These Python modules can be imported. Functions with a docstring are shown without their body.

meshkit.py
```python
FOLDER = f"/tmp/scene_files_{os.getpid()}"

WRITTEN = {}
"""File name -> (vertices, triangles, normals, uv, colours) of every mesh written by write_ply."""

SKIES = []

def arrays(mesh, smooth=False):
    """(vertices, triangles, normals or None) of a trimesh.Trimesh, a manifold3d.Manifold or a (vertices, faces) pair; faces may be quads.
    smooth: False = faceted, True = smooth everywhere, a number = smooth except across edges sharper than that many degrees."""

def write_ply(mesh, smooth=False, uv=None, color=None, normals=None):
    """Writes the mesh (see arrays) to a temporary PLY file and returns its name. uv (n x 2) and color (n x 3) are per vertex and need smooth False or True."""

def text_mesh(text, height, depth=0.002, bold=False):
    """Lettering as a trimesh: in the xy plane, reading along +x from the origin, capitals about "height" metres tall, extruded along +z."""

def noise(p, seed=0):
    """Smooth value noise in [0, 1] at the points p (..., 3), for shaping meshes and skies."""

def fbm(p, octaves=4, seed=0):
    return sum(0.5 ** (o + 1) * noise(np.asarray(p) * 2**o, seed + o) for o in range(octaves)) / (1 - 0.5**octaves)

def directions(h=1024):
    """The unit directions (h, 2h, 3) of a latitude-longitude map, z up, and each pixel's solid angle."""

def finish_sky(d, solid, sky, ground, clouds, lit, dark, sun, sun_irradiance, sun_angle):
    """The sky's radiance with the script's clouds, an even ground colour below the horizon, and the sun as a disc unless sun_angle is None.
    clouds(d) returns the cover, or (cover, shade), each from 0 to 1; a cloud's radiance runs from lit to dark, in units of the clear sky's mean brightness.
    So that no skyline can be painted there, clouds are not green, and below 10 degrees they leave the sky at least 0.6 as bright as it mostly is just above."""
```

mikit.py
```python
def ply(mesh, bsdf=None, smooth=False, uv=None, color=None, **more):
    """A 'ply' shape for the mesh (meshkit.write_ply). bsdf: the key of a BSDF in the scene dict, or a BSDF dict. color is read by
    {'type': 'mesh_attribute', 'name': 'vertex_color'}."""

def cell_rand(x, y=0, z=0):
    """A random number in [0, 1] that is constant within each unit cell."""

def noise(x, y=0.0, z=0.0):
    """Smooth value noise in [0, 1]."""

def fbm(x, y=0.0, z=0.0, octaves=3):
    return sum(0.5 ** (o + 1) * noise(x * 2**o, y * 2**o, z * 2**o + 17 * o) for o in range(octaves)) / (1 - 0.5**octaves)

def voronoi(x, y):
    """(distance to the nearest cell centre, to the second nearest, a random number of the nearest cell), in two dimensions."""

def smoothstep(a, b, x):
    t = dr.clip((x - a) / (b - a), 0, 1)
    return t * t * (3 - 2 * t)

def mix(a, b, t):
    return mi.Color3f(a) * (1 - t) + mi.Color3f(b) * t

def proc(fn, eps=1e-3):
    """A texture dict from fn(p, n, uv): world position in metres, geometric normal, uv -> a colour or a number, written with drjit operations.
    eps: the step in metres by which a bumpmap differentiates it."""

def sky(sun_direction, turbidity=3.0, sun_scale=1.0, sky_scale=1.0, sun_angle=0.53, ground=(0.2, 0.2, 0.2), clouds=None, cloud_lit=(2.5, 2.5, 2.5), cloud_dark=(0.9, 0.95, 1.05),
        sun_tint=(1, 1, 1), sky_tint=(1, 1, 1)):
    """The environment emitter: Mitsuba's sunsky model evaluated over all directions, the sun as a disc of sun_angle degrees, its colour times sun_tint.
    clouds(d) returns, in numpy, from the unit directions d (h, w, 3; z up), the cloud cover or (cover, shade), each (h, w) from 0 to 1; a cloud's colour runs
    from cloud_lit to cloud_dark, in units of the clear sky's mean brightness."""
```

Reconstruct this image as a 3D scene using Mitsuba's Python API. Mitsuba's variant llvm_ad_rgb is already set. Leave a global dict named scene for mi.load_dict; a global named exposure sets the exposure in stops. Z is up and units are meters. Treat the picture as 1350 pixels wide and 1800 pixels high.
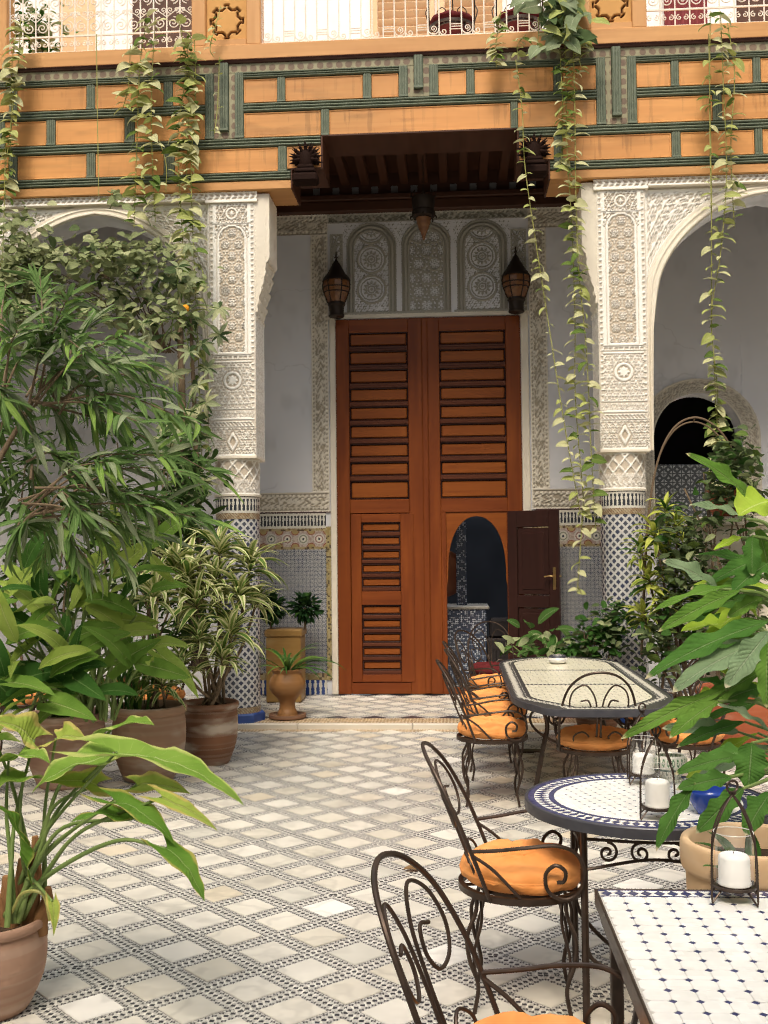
import math, random
import numpy as np, trimesh, drjit as dr, mitsuba as mi
import mikit, meshkit
from mikit import proc, noise, fbm, cell_rand, smoothstep, mix
from scipy.spatial import ConvexHull

T = mi.ScalarTransform4f
PI = math.pi
scene, labels = {}, {}

# ------------------------------------------------------------------ camera, sky, exposure
YAW, PITCH, ROLL = math.radians(3.894), math.radians(2.215), math.radians(0.597)
EYE = np.array([0.0, 0.0, 1.70])
FWD = np.array([-math.sin(YAW) * math.cos(PITCH), math.cos(YAW) * math.cos(PITCH), math.sin(PITCH)])
_r = np.array([math.cos(YAW), math.sin(YAW), 0.0])
_u = np.cross(_r, FWD)
UPV = math.sin(ROLL) * _r + math.cos(ROLL) * _u
scene['camera'] = {'type': 'perspective', 'fov': 39.79, 'fov_axis': 'x', 'near_clip': 0.05, 'far_clip': 200.0,
                   'to_world': T().look_at(origin=EYE.tolist(), target=(EYE + FWD).tolist(), up=UPV.tolist())}
SUN = (-0.06, -0.62, 0.785)
scene['sky'] = mikit.sky(SUN, turbidity=4, sun_scale=0.52, sun_angle=24, sky_scale=1.0, sky_tint=(.97, 1.0, 1.05),
                         clouds=lambda d: 0.75, cloud_lit=(2.2, 2.25, 2.3), cloud_dark=(1.2, 1.2, 1.2), sun_tint=(.955, 1.0, 1.05))
exposure = 2.5

# ------------------------------------------------------------------ helpers
rng = np.random.default_rng(11)
_count = {}


def fresh(key):
    n = _count.get(key, -1) + 1
    _count[key] = n
    return key if n == 0 else f'{key}_{n:03d}'


def tag(key, label=None, cat=None, group=None, kind=None):
    d = labels.setdefault(key, {})
    for k, v in (('label', label), ('category', cat), ('group', group), ('kind', kind)):
        if v:
            d[k] = v


def thing(name, label, cat, group=None, kind=None):
    key = fresh(name)
    tag(key, label, cat, group, kind)
    return key


class MB:
    def __init__(s):
        s.v, s.f, s.c, s.uv, s.n = [], [], [], [], 0

    def add(s, v, f, c=None, uv=None):
        v = np.asarray(v, float).reshape(-1, 3)
        f = np.asarray(f, int)
        if f.shape[1] == 4:
            f = np.vstack([f[:, [0, 1, 2]], f[:, [0, 2, 3]]])
        s.v.append(v)
        s.f.append(f + s.n)
        s.n += len(v)
        if c is not None:
            s.c.append(np.broadcast_to(c, (len(v), 3)))
        if uv is not None:
            s.uv.append(uv)
        return s

    def mesh(s):
        return np.vstack(s.v), np.vstack(s.f)

    def box(s, x0, x1, y0, y1, z0, z1, ch=0.0):
        v, f = chbox(abs(x1 - x0), abs(y1 - y0), abs(z1 - z0), ch)
        return s.add(v + [(x0 + x1) / 2, (y0 + y1) / 2, (z0 + z1) / 2], f)

    def obox(s, size, M, ch=0.0):
        v, f = chbox(*size, ch)
        return s.add(v @ M[:3, :3].T + M[:3, 3], f)

    def tube(s, pts, r, n=8, closed=False, cap=True):
        return s.add(*tube(pts, r, n, closed, cap))

    def lathe(s, prof, c=(0, 0, 0), n=32):
        return s.add(*lathe(prof, c, n))


_CH = {}


def chbox(a, b, c, ch=0.0):
    a, b, c = a / 2, b / 2, c / 2
    if ch <= 0:
        v = np.array([[x, y, z] for x in (-a, a) for y in (-b, b) for z in (-c, c)])
        return v, np.array([[0, 1, 3, 2], [4, 6, 7, 5], [0, 4, 5, 1], [2, 3, 7, 6], [0, 2, 6, 4], [1, 5, 7, 3]])
    ch = min(ch, .45 * min(a, b, c) * 2)
    if 'f' not in _CH:
        p = np.array([[sx * (1 - (k == 0) * .2), sy * (1 - (k == 1) * .2), sz * (1 - (k == 2) * .2)] for sx in (-1, 1) for sy in (-1, 1) for sz in (-1, 1) for k in range(3)])
        q = np.array([[sx, sy, sz] for sx in (-1, 1) for sy in (-1, 1) for sz in (-1, 1) for k in range(3)])
        # each corner has three points, each pulled in along two axes
        p = np.array([[sx * (1 if k == 0 else .8), sy * (1 if k == 1 else .8), sz * (1 if k == 2 else .8)] for sx in (-1, 1) for sy in (-1, 1) for sz in (-1, 1) for k in range(3)])
        h = ConvexHull(p)
        f = h.simplices.copy()
        for i, t in enumerate(f):
            nn = np.cross(p[t[1]] - p[t[0]], p[t[2]] - p[t[0]])
            if nn @ h.equations[i, :3] < 0:
                f[i] = t[::-1]
        _CH['f'], _CH['p'] = f, p
    p = _CH['p']
    v = np.sign(p) * (np.array([a, b, c]) - ch * (np.abs(p) < .9))
    return v, _CH['f']


def frames(p, closed=False):
    d = np.roll(p, -1, 0) - np.roll(p, 1, 0) if closed else np.gradient(p, axis=0)
    t = d / (np.linalg.norm(d, axis=1, keepdims=True) + 1e-12)
    a = np.cross(t[0], [0, 0, 1.0]) if abs(t[0, 2]) < .9 else np.cross(t[0], [1.0, 0, 0])
    A = np.zeros_like(p)
    for i in range(len(p)):
        a = a - (a @ t[i]) * t[i]
        a /= np.linalg.norm(a) + 1e-12
        A[i] = a
    return t, A, np.cross(t, A)


def tube(pts, r, n=8, closed=False, cap=True):
    p = np.asarray(pts, float)
    t, a, b = frames(p, closed)
    ang = np.arange(n) * 2 * PI / n
    r = np.broadcast_to(r, (len(p),))[:, None, None]
    v = p[:, None] + r * (np.cos(ang)[None, :, None] * a[:, None] + np.sin(ang)[None, :, None] * b[:, None])
    m = len(p) if closed else len(p) - 1
    i, j = np.meshgrid(np.arange(m), np.arange(n), indexing='ij')
    i2 = (i + 1) % len(p)
    f = np.stack([i * n + j, i * n + (j + 1) % n, i2 * n + (j + 1) % n, i2 * n + j], -1).reshape(-1, 4)
    f = np.vstack([f[:, [0, 1, 2]], f[:, [0, 2, 3]]])
    v = v.reshape(-1, 3)
    if cap and not closed:
        k = len(v)
        v = np.vstack([v, p[:1], p[-1:]])
        j = np.arange(n)
        e = (len(p) - 1) * n
        f = np.vstack([f, np.stack([j * 0 + k, (j + 1) % n, j], 1), np.stack([j * 0 + k + 1, e + j, e + (j + 1) % n], 1)])
    return v, f


def lathe(prof, c=(0, 0, 0), n=32):
    pr = np.asarray(prof, float)
    ang = np.arange(n) * 2 * PI / n
    v = np.stack([pr[:, None, 0] * np.cos(ang), pr[:, None, 0] * np.sin(ang), np.broadcast_to(pr[:, None, 1], (len(pr), n))], -1).reshape(-1, 3) + np.asarray(c)
    i, j = np.meshgrid(np.arange(len(pr) - 1), np.arange(n), indexing='ij')
    f = np.stack([i * n + j, i * n + (j + 1) % n, (i + 1) * n + (j + 1) % n, (i + 1) * n + j], -1).reshape(-1, 4)
    return v, f


def grid_faces(nu, nv, flip=False):
    i, j = np.meshgrid(np.arange(nu - 1), np.arange(nv - 1), indexing='ij')
    f = np.stack([i * nv + j, (i + 1) * nv + j, (i + 1) * nv + j + 1, i * nv + j + 1], -1).reshape(-1, 4)
    return f[:, ::-1] if flip else f


def smooth_path(pts, n=8, closed=False):
    """Catmull-Rom through the points."""
    p = np.asarray(pts, float)
    if closed:
        q = np.vstack([p[-1:], p, p[:2]])
    else:
        q = np.vstack([2 * p[:1] - p[1:2], p, 2 * p[-1:] - p[-2:-1]])
    out = []
    t = np.linspace(0, 1, n, endpoint=False)[:, None]
    for i in range(1, len(q) - 2):
        a, b, c, d = q[i - 1:i + 3]
        out.append(.5 * (2 * b + (c - a) * t + (2 * a - 5 * b + 4 * c - d) * t ** 2 + (3 * b - a - 3 * c + d) * t ** 3))
    if not closed:
        out.append(q[-2:-1])
    return np.vstack(out)


def spiral(c, r0, turns, a0, u, w, n=40, r1=0.12, sense=1):
    """A scroll: from radius r0 at angle a0 winding inwards, in the plane of u and w."""
    s = np.linspace(0, 1, n)
    r = r0 * (1 - s * (1 - r1))
    a = a0 + sense * turns * 2 * PI * s
    return np.asarray(c) + (r * np.cos(a))[:, None] * np.asarray(u) + (r * np.sin(a))[:, None] * np.asarray(w)


def put(key, m, bsdf, smooth=False, uv=None, color=None, to=None):
    """One entry of the scene."""
    if isinstance(m, MB):
        color = np.vstack(m.c) if m.c and color is None else color
        uv = np.vstack(m.uv) if m.uv and uv is None else uv
        m = m.mesh()
    key = key if key in labels and key not in scene else fresh(key)
    d = mikit.ply(m, bsdf, smooth, uv=uv, color=color)
    if to is not None:
        d['to_world'] = T(to)
    scene[key] = d
    return key


def again(key, d, bsdf=None, to=None):
    """Another copy of a shape dict."""
    key = fresh(key)
    d = dict(d)
    if bsdf:
        d['bsdf'] = {'type': 'ref', 'id': bsdf}
    if to is not None:
        d['to_world'] = T(to)
    scene[key] = d
    return key


def xf(loc=(0, 0, 0), rz=0.0, s=1.0):
    c, q = math.cos(rz), math.sin(rz)
    s = np.broadcast_to(s, (3,))
    M = np.eye(4)
    M[:3, :3] = np.array([[c, -q, 0], [q, c, 0], [0, 0, 1]]) * s
    M[:3, 3] = loc
    return M


def basis(x, y, z, o):
    M = np.eye(4)
    M[:3, 0], M[:3, 1], M[:3, 2], M[:3, 3] = x, y, z, o
    return M


def unit(v):
    v = np.asarray(v, float)
    return v / (np.linalg.norm(v) + 1e-12)


# ------------------------------------------------------------------ materials
def mat(name, color, rough=.6, spec=.4, metallic=0.0, bump=None, bscale=.002, sheen=0.0, coat=0.0, eps=1e-3):
    c = {'type': 'rgb', 'value': list(color)} if isinstance(color, (tuple, list)) else (color if isinstance(color, dict) else proc(color))
    r = rough if isinstance(rough, (int, float)) else proc(rough)
    b = {'type': 'principled', 'base_color': c, 'roughness': r, 'specular': spec, 'metallic': metallic}
    if sheen:
        b['sheen'] = sheen
    if coat:
        b['clearcoat'] = coat
        b['clearcoat_gloss'] = .85
    if bump:
        b = {'type': 'bumpmap', 'arbitrary': proc(bump, eps), 'scale': bscale, 'bsdf': b}
    scene[name] = {'type': 'twosided', 'bsdf': b}
    return name


def wood(c1, c2, ax, k=1.0):
    def fn(p, n, uv):
        q = [p.x * 22 * k, p.y * 22 * k, p.z * 22 * k]
        q[ax] = q[ax] * .06
        g = fbm(q[0], q[1], q[2], 3)
        big = noise(p.x * 1.7, p.y * 1.7, p.z * 1.7 + 9)
        ring = .5 + .5 * dr.sin(q[0] * .9 + q[1] * .9 + q[2] * .9 + 5 * g)
        return mix(c1, c2, dr.clip(.25 + .5 * g + .25 * ring * g + .35 * (big - .5), 0, 1))
    return fn


VC = {'type': 'mesh_attribute', 'name': 'vertex_color'}
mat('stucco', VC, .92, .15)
mat('plaster', lambda p, n, uv: mix((.62, .625, .665), (.70, .705, .735), fbm(p.x * 1.3, p.y * 1.3, p.z * 1.1, 4)) * (1 - .12 * smoothstep(.56, .8, fbm(p.x * 5, p.y * 5, p.z * 2.0, 3))) * (1 - .11 * (1 - smoothstep(.0, .008, dr.abs(fbm(p.x * 1.1 + 3, p.y, p.z * 1.1, 5) - .5))) * smoothstep(.5, .62, noise(p.x * 1.6, p.z * 1.3, 4.0))),
    .9, .2, bump=lambda p, n, uv: fbm(p.x * 14, p.y * 14, p.z * 14, 3), bscale=.006)
mat('cream', lambda p, n, uv: mix((.66, .60, .50), (.74, .69, .60), fbm(p.x * 4, p.y * 4, p.z * 2, 3)), .8, .2)
mat('yard_wall', lambda p, n, uv: mix((.46, .43, .38), (.56, .53, .47), fbm(p.x * 2, p.y * 2, p.z * 2, 3)), .9, .2)
mat('upper_wall', lambda p, n, uv: mix((.78, .77, .74), (.86, .85, .83), fbm(p.x * 2, p.y * 2, p.z * 2, 3)), .9, .2)
def frieze_wood(p, n, uv):
    w = wood((.44, .175, .048), (.62, .31, .105), 0)(p, n, uv)
    return w * (.82 + .36 * noise(p.x * .9 + 4, p.z * 2.2)) * (1 - .20 * smoothstep(.50, .8, fbm(p.x * 2.3, p.z * 9, 1.0, 3))) * (1 - .25 * smoothstep(.60, .75, fbm(p.x * 26, p.z * 3.0, 2.0, 3)) * noise(p.x * 1.3, p.z * 2, 7.0))


mat('orange_wood', frieze_wood, .5, .35, bump=lambda p, n, uv: fbm(p.x * 6, p.y * 60, p.z * 90, 2), bscale=.001)
mat('honey_wood', wood((.42, .19, .06), (.58, .31, .12), 0), .5, .35)
mat('honey_post', wood((.43, .20, .065), (.60, .33, .135), 2), .5, .35)
mat('shutter_wood', wood((.60, .38, .20), (.74, .52, .32), 0), .6, .3)
mat('green_wood', lambda p, n, uv: mix((.085, .110, .075), (.155, .175, .125), fbm(p.x * 18, p.y * 18, p.z * 18, 3)), .5, .35)
mat('purple_wood', (.10, .05, .045), .5, .3)
mat('dark_wood', wood((.040, .015, .008), (.090, .034, .018), 1), .5, .3)
mat('dark_wood_x', wood((.036, .014, .008), (.078, .029, .016), 0), .5, .3)


def painted(p, n, uv):
    a = dr.abs(dr.sin(p.x * 33)) * dr.abs(dr.sin(p.z * 33))
    m = smoothstep(.35, .6, a + .25 * (noise(p.x * 30, p.z * 30) - .5))
    return mix((.27, .25, .16), (.17, .12, .085), m) * (.8 + .4 * noise(p.x * 9, p.z * 9))


mat('painted_strip', painted, .6, .3)
DOORC1, DOORC2 = (.095, .018, .006), (.225, .058, .012)
mat('ebony', (.016, .007, .005), .8, .1)
mat('door_wood_z', wood(DOORC1, DOORC2, 2), .40, .22, bump=lambda p, n, uv: fbm(p.x * 80, p.y * 80, p.z * 5, 2), bscale=.0015)
mat('door_rail', wood((.050, .013, .008), (.11, .032, .013), 0), .42, .25)
mat('door_wood_x', wood(DOORC1, DOORC2, 0), .40, .22, bump=lambda p, n, uv: fbm(p.x * 5, p.y * 80, p.z * 80, 2), bscale=.0015)
mat('door_panel', wood((.13, .028, .006), (.285, .084, .016), 0), .38, .22)
mat('dark_door', wood((.020, .007, .006), (.040, .013, .010), 2), .4, .4)
mat('brass', (.72, .50, .22), .3, .5, 1.0)
mat('stone', lambda p, n, uv: mix((.52, .48, .40), (.66, .62, .54), fbm(p.x * 3, p.y * 9, p.z * 9, 4)), .35, .4)
mat('iron', lambda p, n, uv: mix((.030, .022, .018), (.085, .055, .040), fbm(p.x * 30, p.y * 30, p.z * 30, 3)), .38, .5, .55)
mat('pale_iron', lambda p, n, uv: mix((.66, .58, .48), (.82, .76, .68), fbm(p.x * 20, p.y * 20, p.z * 20, 2)), .5, .4)
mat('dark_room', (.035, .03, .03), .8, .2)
# ------------------------------------------------------------------ floor
PIT = 0.2709
LA = math.radians(-44.756)
LOX, LOY = -0.6321, 4.3653
LC, LS = math.cos(LA), math.sin(LA)


def lattice(p):
    x, y = p.x - LOX, p.y - LOY
    return (LC * x + LS * y) / PIT, (-LS * x + LC * y) / PIT


def lat_xy(i, j):
    return LOX + PIT * (LC * i - LS * j), LOY + PIT * (LS * i + LC * j)


def zellige_strip(p, n, uv):
    u, v = lattice(p)
    fu, fv = u - dr.floor(u) - .5, v - dr.floor(v) - .5        # 0 along the middle of a strip
    au, av = dr.abs(fu), dr.abs(fv)
    along_u = av < au                                            # nearer to a strip that runs along u
    across = dr.select(along_u, fv, fu) / .34                    # -.5 ... .5
    along = dr.select(along_u, u, v) / .34 * 2.0
    a, b = along * 1.5, across * 3.0
    fa, fb = dr.abs(a - dr.floor(a) - .5), dr.abs(b + .5 - dr.floor(b + .5) - .5)
    chk = smoothstep(.34, .48, fa + fb)
    tri = smoothstep(.30, .42, dr.abs((a + b * .5) - dr.floor(a + b * .5) - .5))
    w = dr.clip(chk * .75 + tri * .35, 0, 1)
    edge = smoothstep(.44, .48, dr.abs(across))
    w = w * (1 - edge)
    tone = cell_rand(dr.floor(a * 2), dr.floor(b * 2), 3)
    return mix((.036, .039, .048), (.60, .585, .55), w) * (.75 + .4 * tone)


mat('zellige_strip', zellige_strip, .32, .45)


def marble(p, n, uv):
    u, v = lattice(p)
    i, j = dr.floor(u + .5), dr.floor(v + .5)
    r1, r2, r3 = cell_rand(i, j, 1), cell_rand(i, j, 2), cell_rand(i, j, 5)
    base = mix((.575, .545, .475), (.655, .635, .585), r1)
    base = mix(base, (.54, .53, .485), smoothstep(.76, .95, r2))
    base = mix(base, (.60, .51, .37), smoothstep(.86, .98, r3) * .55)
    base = mix(base, (.77, .755, .72), smoothstep(.90, .98, cell_rand(i, j, 9)))
    x, y = p.x * 9 + r1 * 40, p.y * 9 + r2 * 40
    cl = fbm(x * .8, y * .8, r3 * 30, 4)
    vein = 1 - smoothstep(.0, .06, dr.abs(fbm(x * .45 + 5, y * .45, r1 * 20, 4) - .5))
    rim = dr.maximum(dr.abs(u - i), dr.abs(v - j))
    base = base * (.90 + .18 * fbm(p.x * .8, p.y * .8, 2.0, 3)) * (1 - .16 * smoothstep(.60, .75, fbm(p.x * 4, p.y * 4, 5.0, 3)))
    return base * (.88 + .26 * cl) * (1 - .13 * vein) * (1 - .16 * smoothstep(.30, .335, rim) * noise(p.x * 40, p.y * 40))


mat('marble', marble, lambda p, n, uv: .16 + .25 * fbm(p.x * 6, p.y * 6, 0, 3), .5,
    bump=lambda p, n, uv: fbm(p.x * 5, p.y * 5, 0, 3), bscale=.004)

floor = 'courtyard_floor'
fm = MB()
fm.box(-6.2, 5.8, -6.2, 10.27, -.2, 0)
put(floor, fm, 'zellige_strip')
tag(floor, 'courtyard floor of pale marble diamonds set in a lattice of black and white mosaic strips', kind='structure')
TS = .672 * PIT
tv, tf = chbox(TS, TS, .010, .0022)
tv = tv[:, :] + [0, 0, .0]
tile = mikit.ply((tv, tf), 'marble')
cells = []
for i in range(-80, 80):
    for j in range(-80, 80):
        x, y = lat_xy(i, j)
        if not (-6.05 < x < 5.65 and -5.9 < y < 10.27 - .125):
            continue
        d = np.array([x, y, 0]) - EYE
        z = d @ FWD
        s = abs(d @ _r) / max(z, .01)
        vis = z > 2.6 and s < .40
        cells.append((0 if vis else 1, np.hypot(x, y), x, y, vis))
cells.sort()
rest = MB()


def tile_m(x, y, z):
    M = xf((x, y, z), LA + rng.normal(0, .006))
    tx, ty = rng.normal(0, .0035, 2)
    M[:3, :3] = np.array([[1, 0, tx], [0, 1, ty], [-tx, -ty, 1]]) @ M[:3, :3]
    return M


for k, (_, _, x, y, vis) in enumerate(cells):
    M = tile_m(x, y, -.0010 + rng.normal(0, .0004))
    if k < 300:
        again(floor + '__marble_tile', tile, to=M)
    else:
        rest.add(tv @ M[:3, :3].T + M[:3, 3], tf)
put(floor + '__marble_tiles', rest, 'marble')
tag(floor + '__marble_tiles', kind='stuff')

gal = 'gallery_floor'
gm = MB()
gm.box(-6.2, 5.8, 10.36, 15.0, -.2, .05)
put(gal, gm, 'zellige_strip')
tag(gal, 'gallery floor of marble diamonds behind the step before the tall door', kind='structure')


def border_mosaic(p, n, uv):
    a, b = p.x / .034, p.y / .034
    r = cell_rand(dr.floor(a), dr.floor(b), 2)
    fa, fb = dr.abs(a - dr.floor(a) - .5), dr.abs(b - dr.floor(b) - .5)
    c = mix((.30, .19, .10), (.52, .43, .30), smoothstep(.35, .65, fa + fb))
    return c * (.7 + .5 * r)


mat('border_mosaic', border_mosaic, .4, .4)
sm = MB()
x0 = -6.2
while x0 < 5.8:
    w = 1.1 + .2 * rng.random()
    mb = MB()
    mb.box(x0 + .002, min(x0 + w, 5.8) - .002, 10.262, 10.36, -.1, .052, .006)
    put(gal + '__step_stone', mb, 'stone')
    x0 += w
mb = MB().box(-6.2, 5.8, 10.362, 10.62, 0, .0545)
put(gal + '__mosaic_border', mb, 'border_mosaic')
mb = MB().box(-6.2, 5.8, 10.15, 10.26, -.05, .003)
put(floor + '__mosaic_border', mb, 'border_mosaic')
grest = MB()
for i in range(-80, 80):
    for j in range(-80, 80):
        x, y = lat_xy(i, j)
        if not (-6 < x < 5.6 and 10.75 < y < 12.4):
            continue
        M = tile_m(x, y, .0492)
        if -2.4 < x < 1.9:
            again(gal + '__marble_tile', tile, to=M)
        else:
            grest.add(tv @ M[:3, :3].T + M[:3, 3], tf)
put(gal + '__marble_tiles', grest, 'marble')
tag(gal + '__marble_tiles', kind='stuff')

# ------------------------------------------------------------------ carved stucco
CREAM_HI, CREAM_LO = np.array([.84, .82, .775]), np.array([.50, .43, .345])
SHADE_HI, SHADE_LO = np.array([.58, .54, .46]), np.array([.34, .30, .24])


def sstep(a, b, x):
    t = np.clip((x - a) / (b - a), 0, 1)
    return t * t * (3 - 2 * t)


def line(d, w, soft=.004):
    return 1 - sstep(w, w + soft, np.abs(d))


def hexcell(x, y, a):
    """Offsets from the nearest centre of a triangular lattice with spacing a (rows along x)."""
    h = a * math.sqrt(3) / 2
    best = None
    for k in (0, 1):
        cy = (np.round(y / (2 * h) - k * .5) + k * .5) * 2 * h
        cx = (np.round(x / a - k * .5) + k * .5) * a
        dx, dy = x - cx, y - cy
        d = dx * dx + dy * dy
        if best is None:
            best = [dx, dy, d]
        else:
            m = d < best[2]
            best = [np.where(m, dx, best[0]), np.where(m, dy, best[1]), np.where(m, d, best[2])]
    return best[0], best[1], np.sqrt(best[2])


def rings_pattern(x, y, a=.135):
    dx, dy, r = hexcell(x, y, a)
    th = np.arctan2(dy, dx)
    g1 = line(r - (.40 + .030 * np.cos(12 * th)) * a, .075 * a, .03 * a)
    g2 = line(r - (.215 + .065 * np.cos(8 * th)) * a, .035 * a, .03 * a)
    g3 = (r > .47 * a) * (.55 + .45 * np.cos(6 * th) * np.cos(r / a * 40))
    g4 = 1 - sstep(0, .03 * a, r - .05 * a)
    return 1 - np.clip(np.maximum.reduce([g1, g2 * .9, g3 * .8, g4 * .8]), 0, 1)


def arabesque(x, y, a=.11, seed=0):
    x, y = np.broadcast_arrays(x, y)
    w = meshkit.noise(np.stack([x * 16, y * 16, x * 0 + seed], -1)) - .5
    dx, dy, r = hexcell(x + .012 * w, y, a)
    th = np.arctan2(dy, dx)
    leaf = np.cos(5 * th + 42 * r / a * .35 + seed)
    rings = np.cos(r / a * 2 * PI * 2.6 + 2.2 * np.sin(3 * th))
    v = .55 * leaf + .75 * rings + .5 * w
    return sstep(-.25, .25, v)


def kufic(x, y, seed=0):
    x, y = np.broadcast_arrays(x, y)
    a = .036
    w = meshkit.noise(np.stack([x * 20, y * 20, x * 0 + seed], -1)) - .5
    z1 = np.abs(np.mod(y / a / 2 + np.abs(np.mod(x / a, 2) - 1), 1) - .5) * 2
    z2 = np.abs(np.mod(x / a / 2 + 1.4 * w, 1) - .5) * 2
    return sstep(.38, .62, .55 * z1 + .45 * z2 + .5 * w)


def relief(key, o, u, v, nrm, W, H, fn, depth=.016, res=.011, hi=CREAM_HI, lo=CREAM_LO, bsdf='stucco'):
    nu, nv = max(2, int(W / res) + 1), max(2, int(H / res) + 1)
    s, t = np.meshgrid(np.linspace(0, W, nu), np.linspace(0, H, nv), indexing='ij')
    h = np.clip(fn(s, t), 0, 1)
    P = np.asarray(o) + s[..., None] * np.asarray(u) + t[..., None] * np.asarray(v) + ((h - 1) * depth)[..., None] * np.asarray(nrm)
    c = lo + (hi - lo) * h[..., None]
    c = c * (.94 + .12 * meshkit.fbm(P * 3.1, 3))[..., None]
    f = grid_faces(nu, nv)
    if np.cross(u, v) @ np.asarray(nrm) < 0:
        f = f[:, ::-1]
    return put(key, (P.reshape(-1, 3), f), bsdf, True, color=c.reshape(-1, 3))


ux, uz, ny = (1, 0, 0), (0, 0, 1), (0, -1, 0)

# ------------------------------------------------------------------ columns
YF = 10.30
COLX = [-4.98, -2.19, 1.63, 4.42]


def column_tile(p, n, uv):
    a, z = uv.x * 1.40 / .040, p.z / .040
    d1, d2 = a + z, a - z
    f1, f2 = dr.abs(d1 * .5 - dr.floor(d1 * .5) - .5), dr.abs(d2 * .5 - dr.floor(d2 * .5) - .5)
    m = smoothstep(.29, .34, dr.maximum(f1, f2))
    rr = cell_rand(dr.floor(d1 * .5), dr.floor(d2 * .5), 1)
    dark = mix((.030, .040, .085), (.09, .10, .12), rr)
    return mix(dark, (.50, .50, .50), m)


def merlon(x, z, per):
    """A comb of black merlons on white: x along, z from 0 to 1 upwards."""
    f = dr.abs(x / per - dr.floor(x / per) - .5) * 2
    tooth = dr.select(z < .5, .62, dr.select(z < .78, .34, .60))
    return dr.select(f < tooth, 1.0, 0.0)


def column_band(p, n, uv):
    z = (p.z - 2.11) / .17
    x = uv.x * 1.40
    c = mix((.58, .56, .51), (.035, .04, .05), merlon(x, (z - .14) / .68, .042) * dr.select((z > .14) & (z < .82), 1.0, 0.0))
    return dr.select(z > .93, mi.Color3f(.06, .06, .07), c)


def ochre_band(p, n, uv):
    a, b = uv.x * 1.40 / .03, p.z / .03
    q = cell_rand(dr.floor(a + b), dr.floor(a - b), 4)
    f = dr.abs(a + b - dr.floor(a + b) - .5)
    c = mix((.26, .18, .09), (.38, .33, .24), q)
    return mix(c, (.15, .09, .07), smoothstep(.32, .45, f))


mat('column_tile', column_tile, .18, .5)
mat('column_band', column_band, .22, .5)
mat('ochre_band', ochre_band, .25, .5)
mat('blue_glaze', lambda p, n, uv: mix((.02, .05, .20), (.05, .10, .32), noise(p.x * 14, p.y * 14, p.z * 14)), .25, .5)


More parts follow.
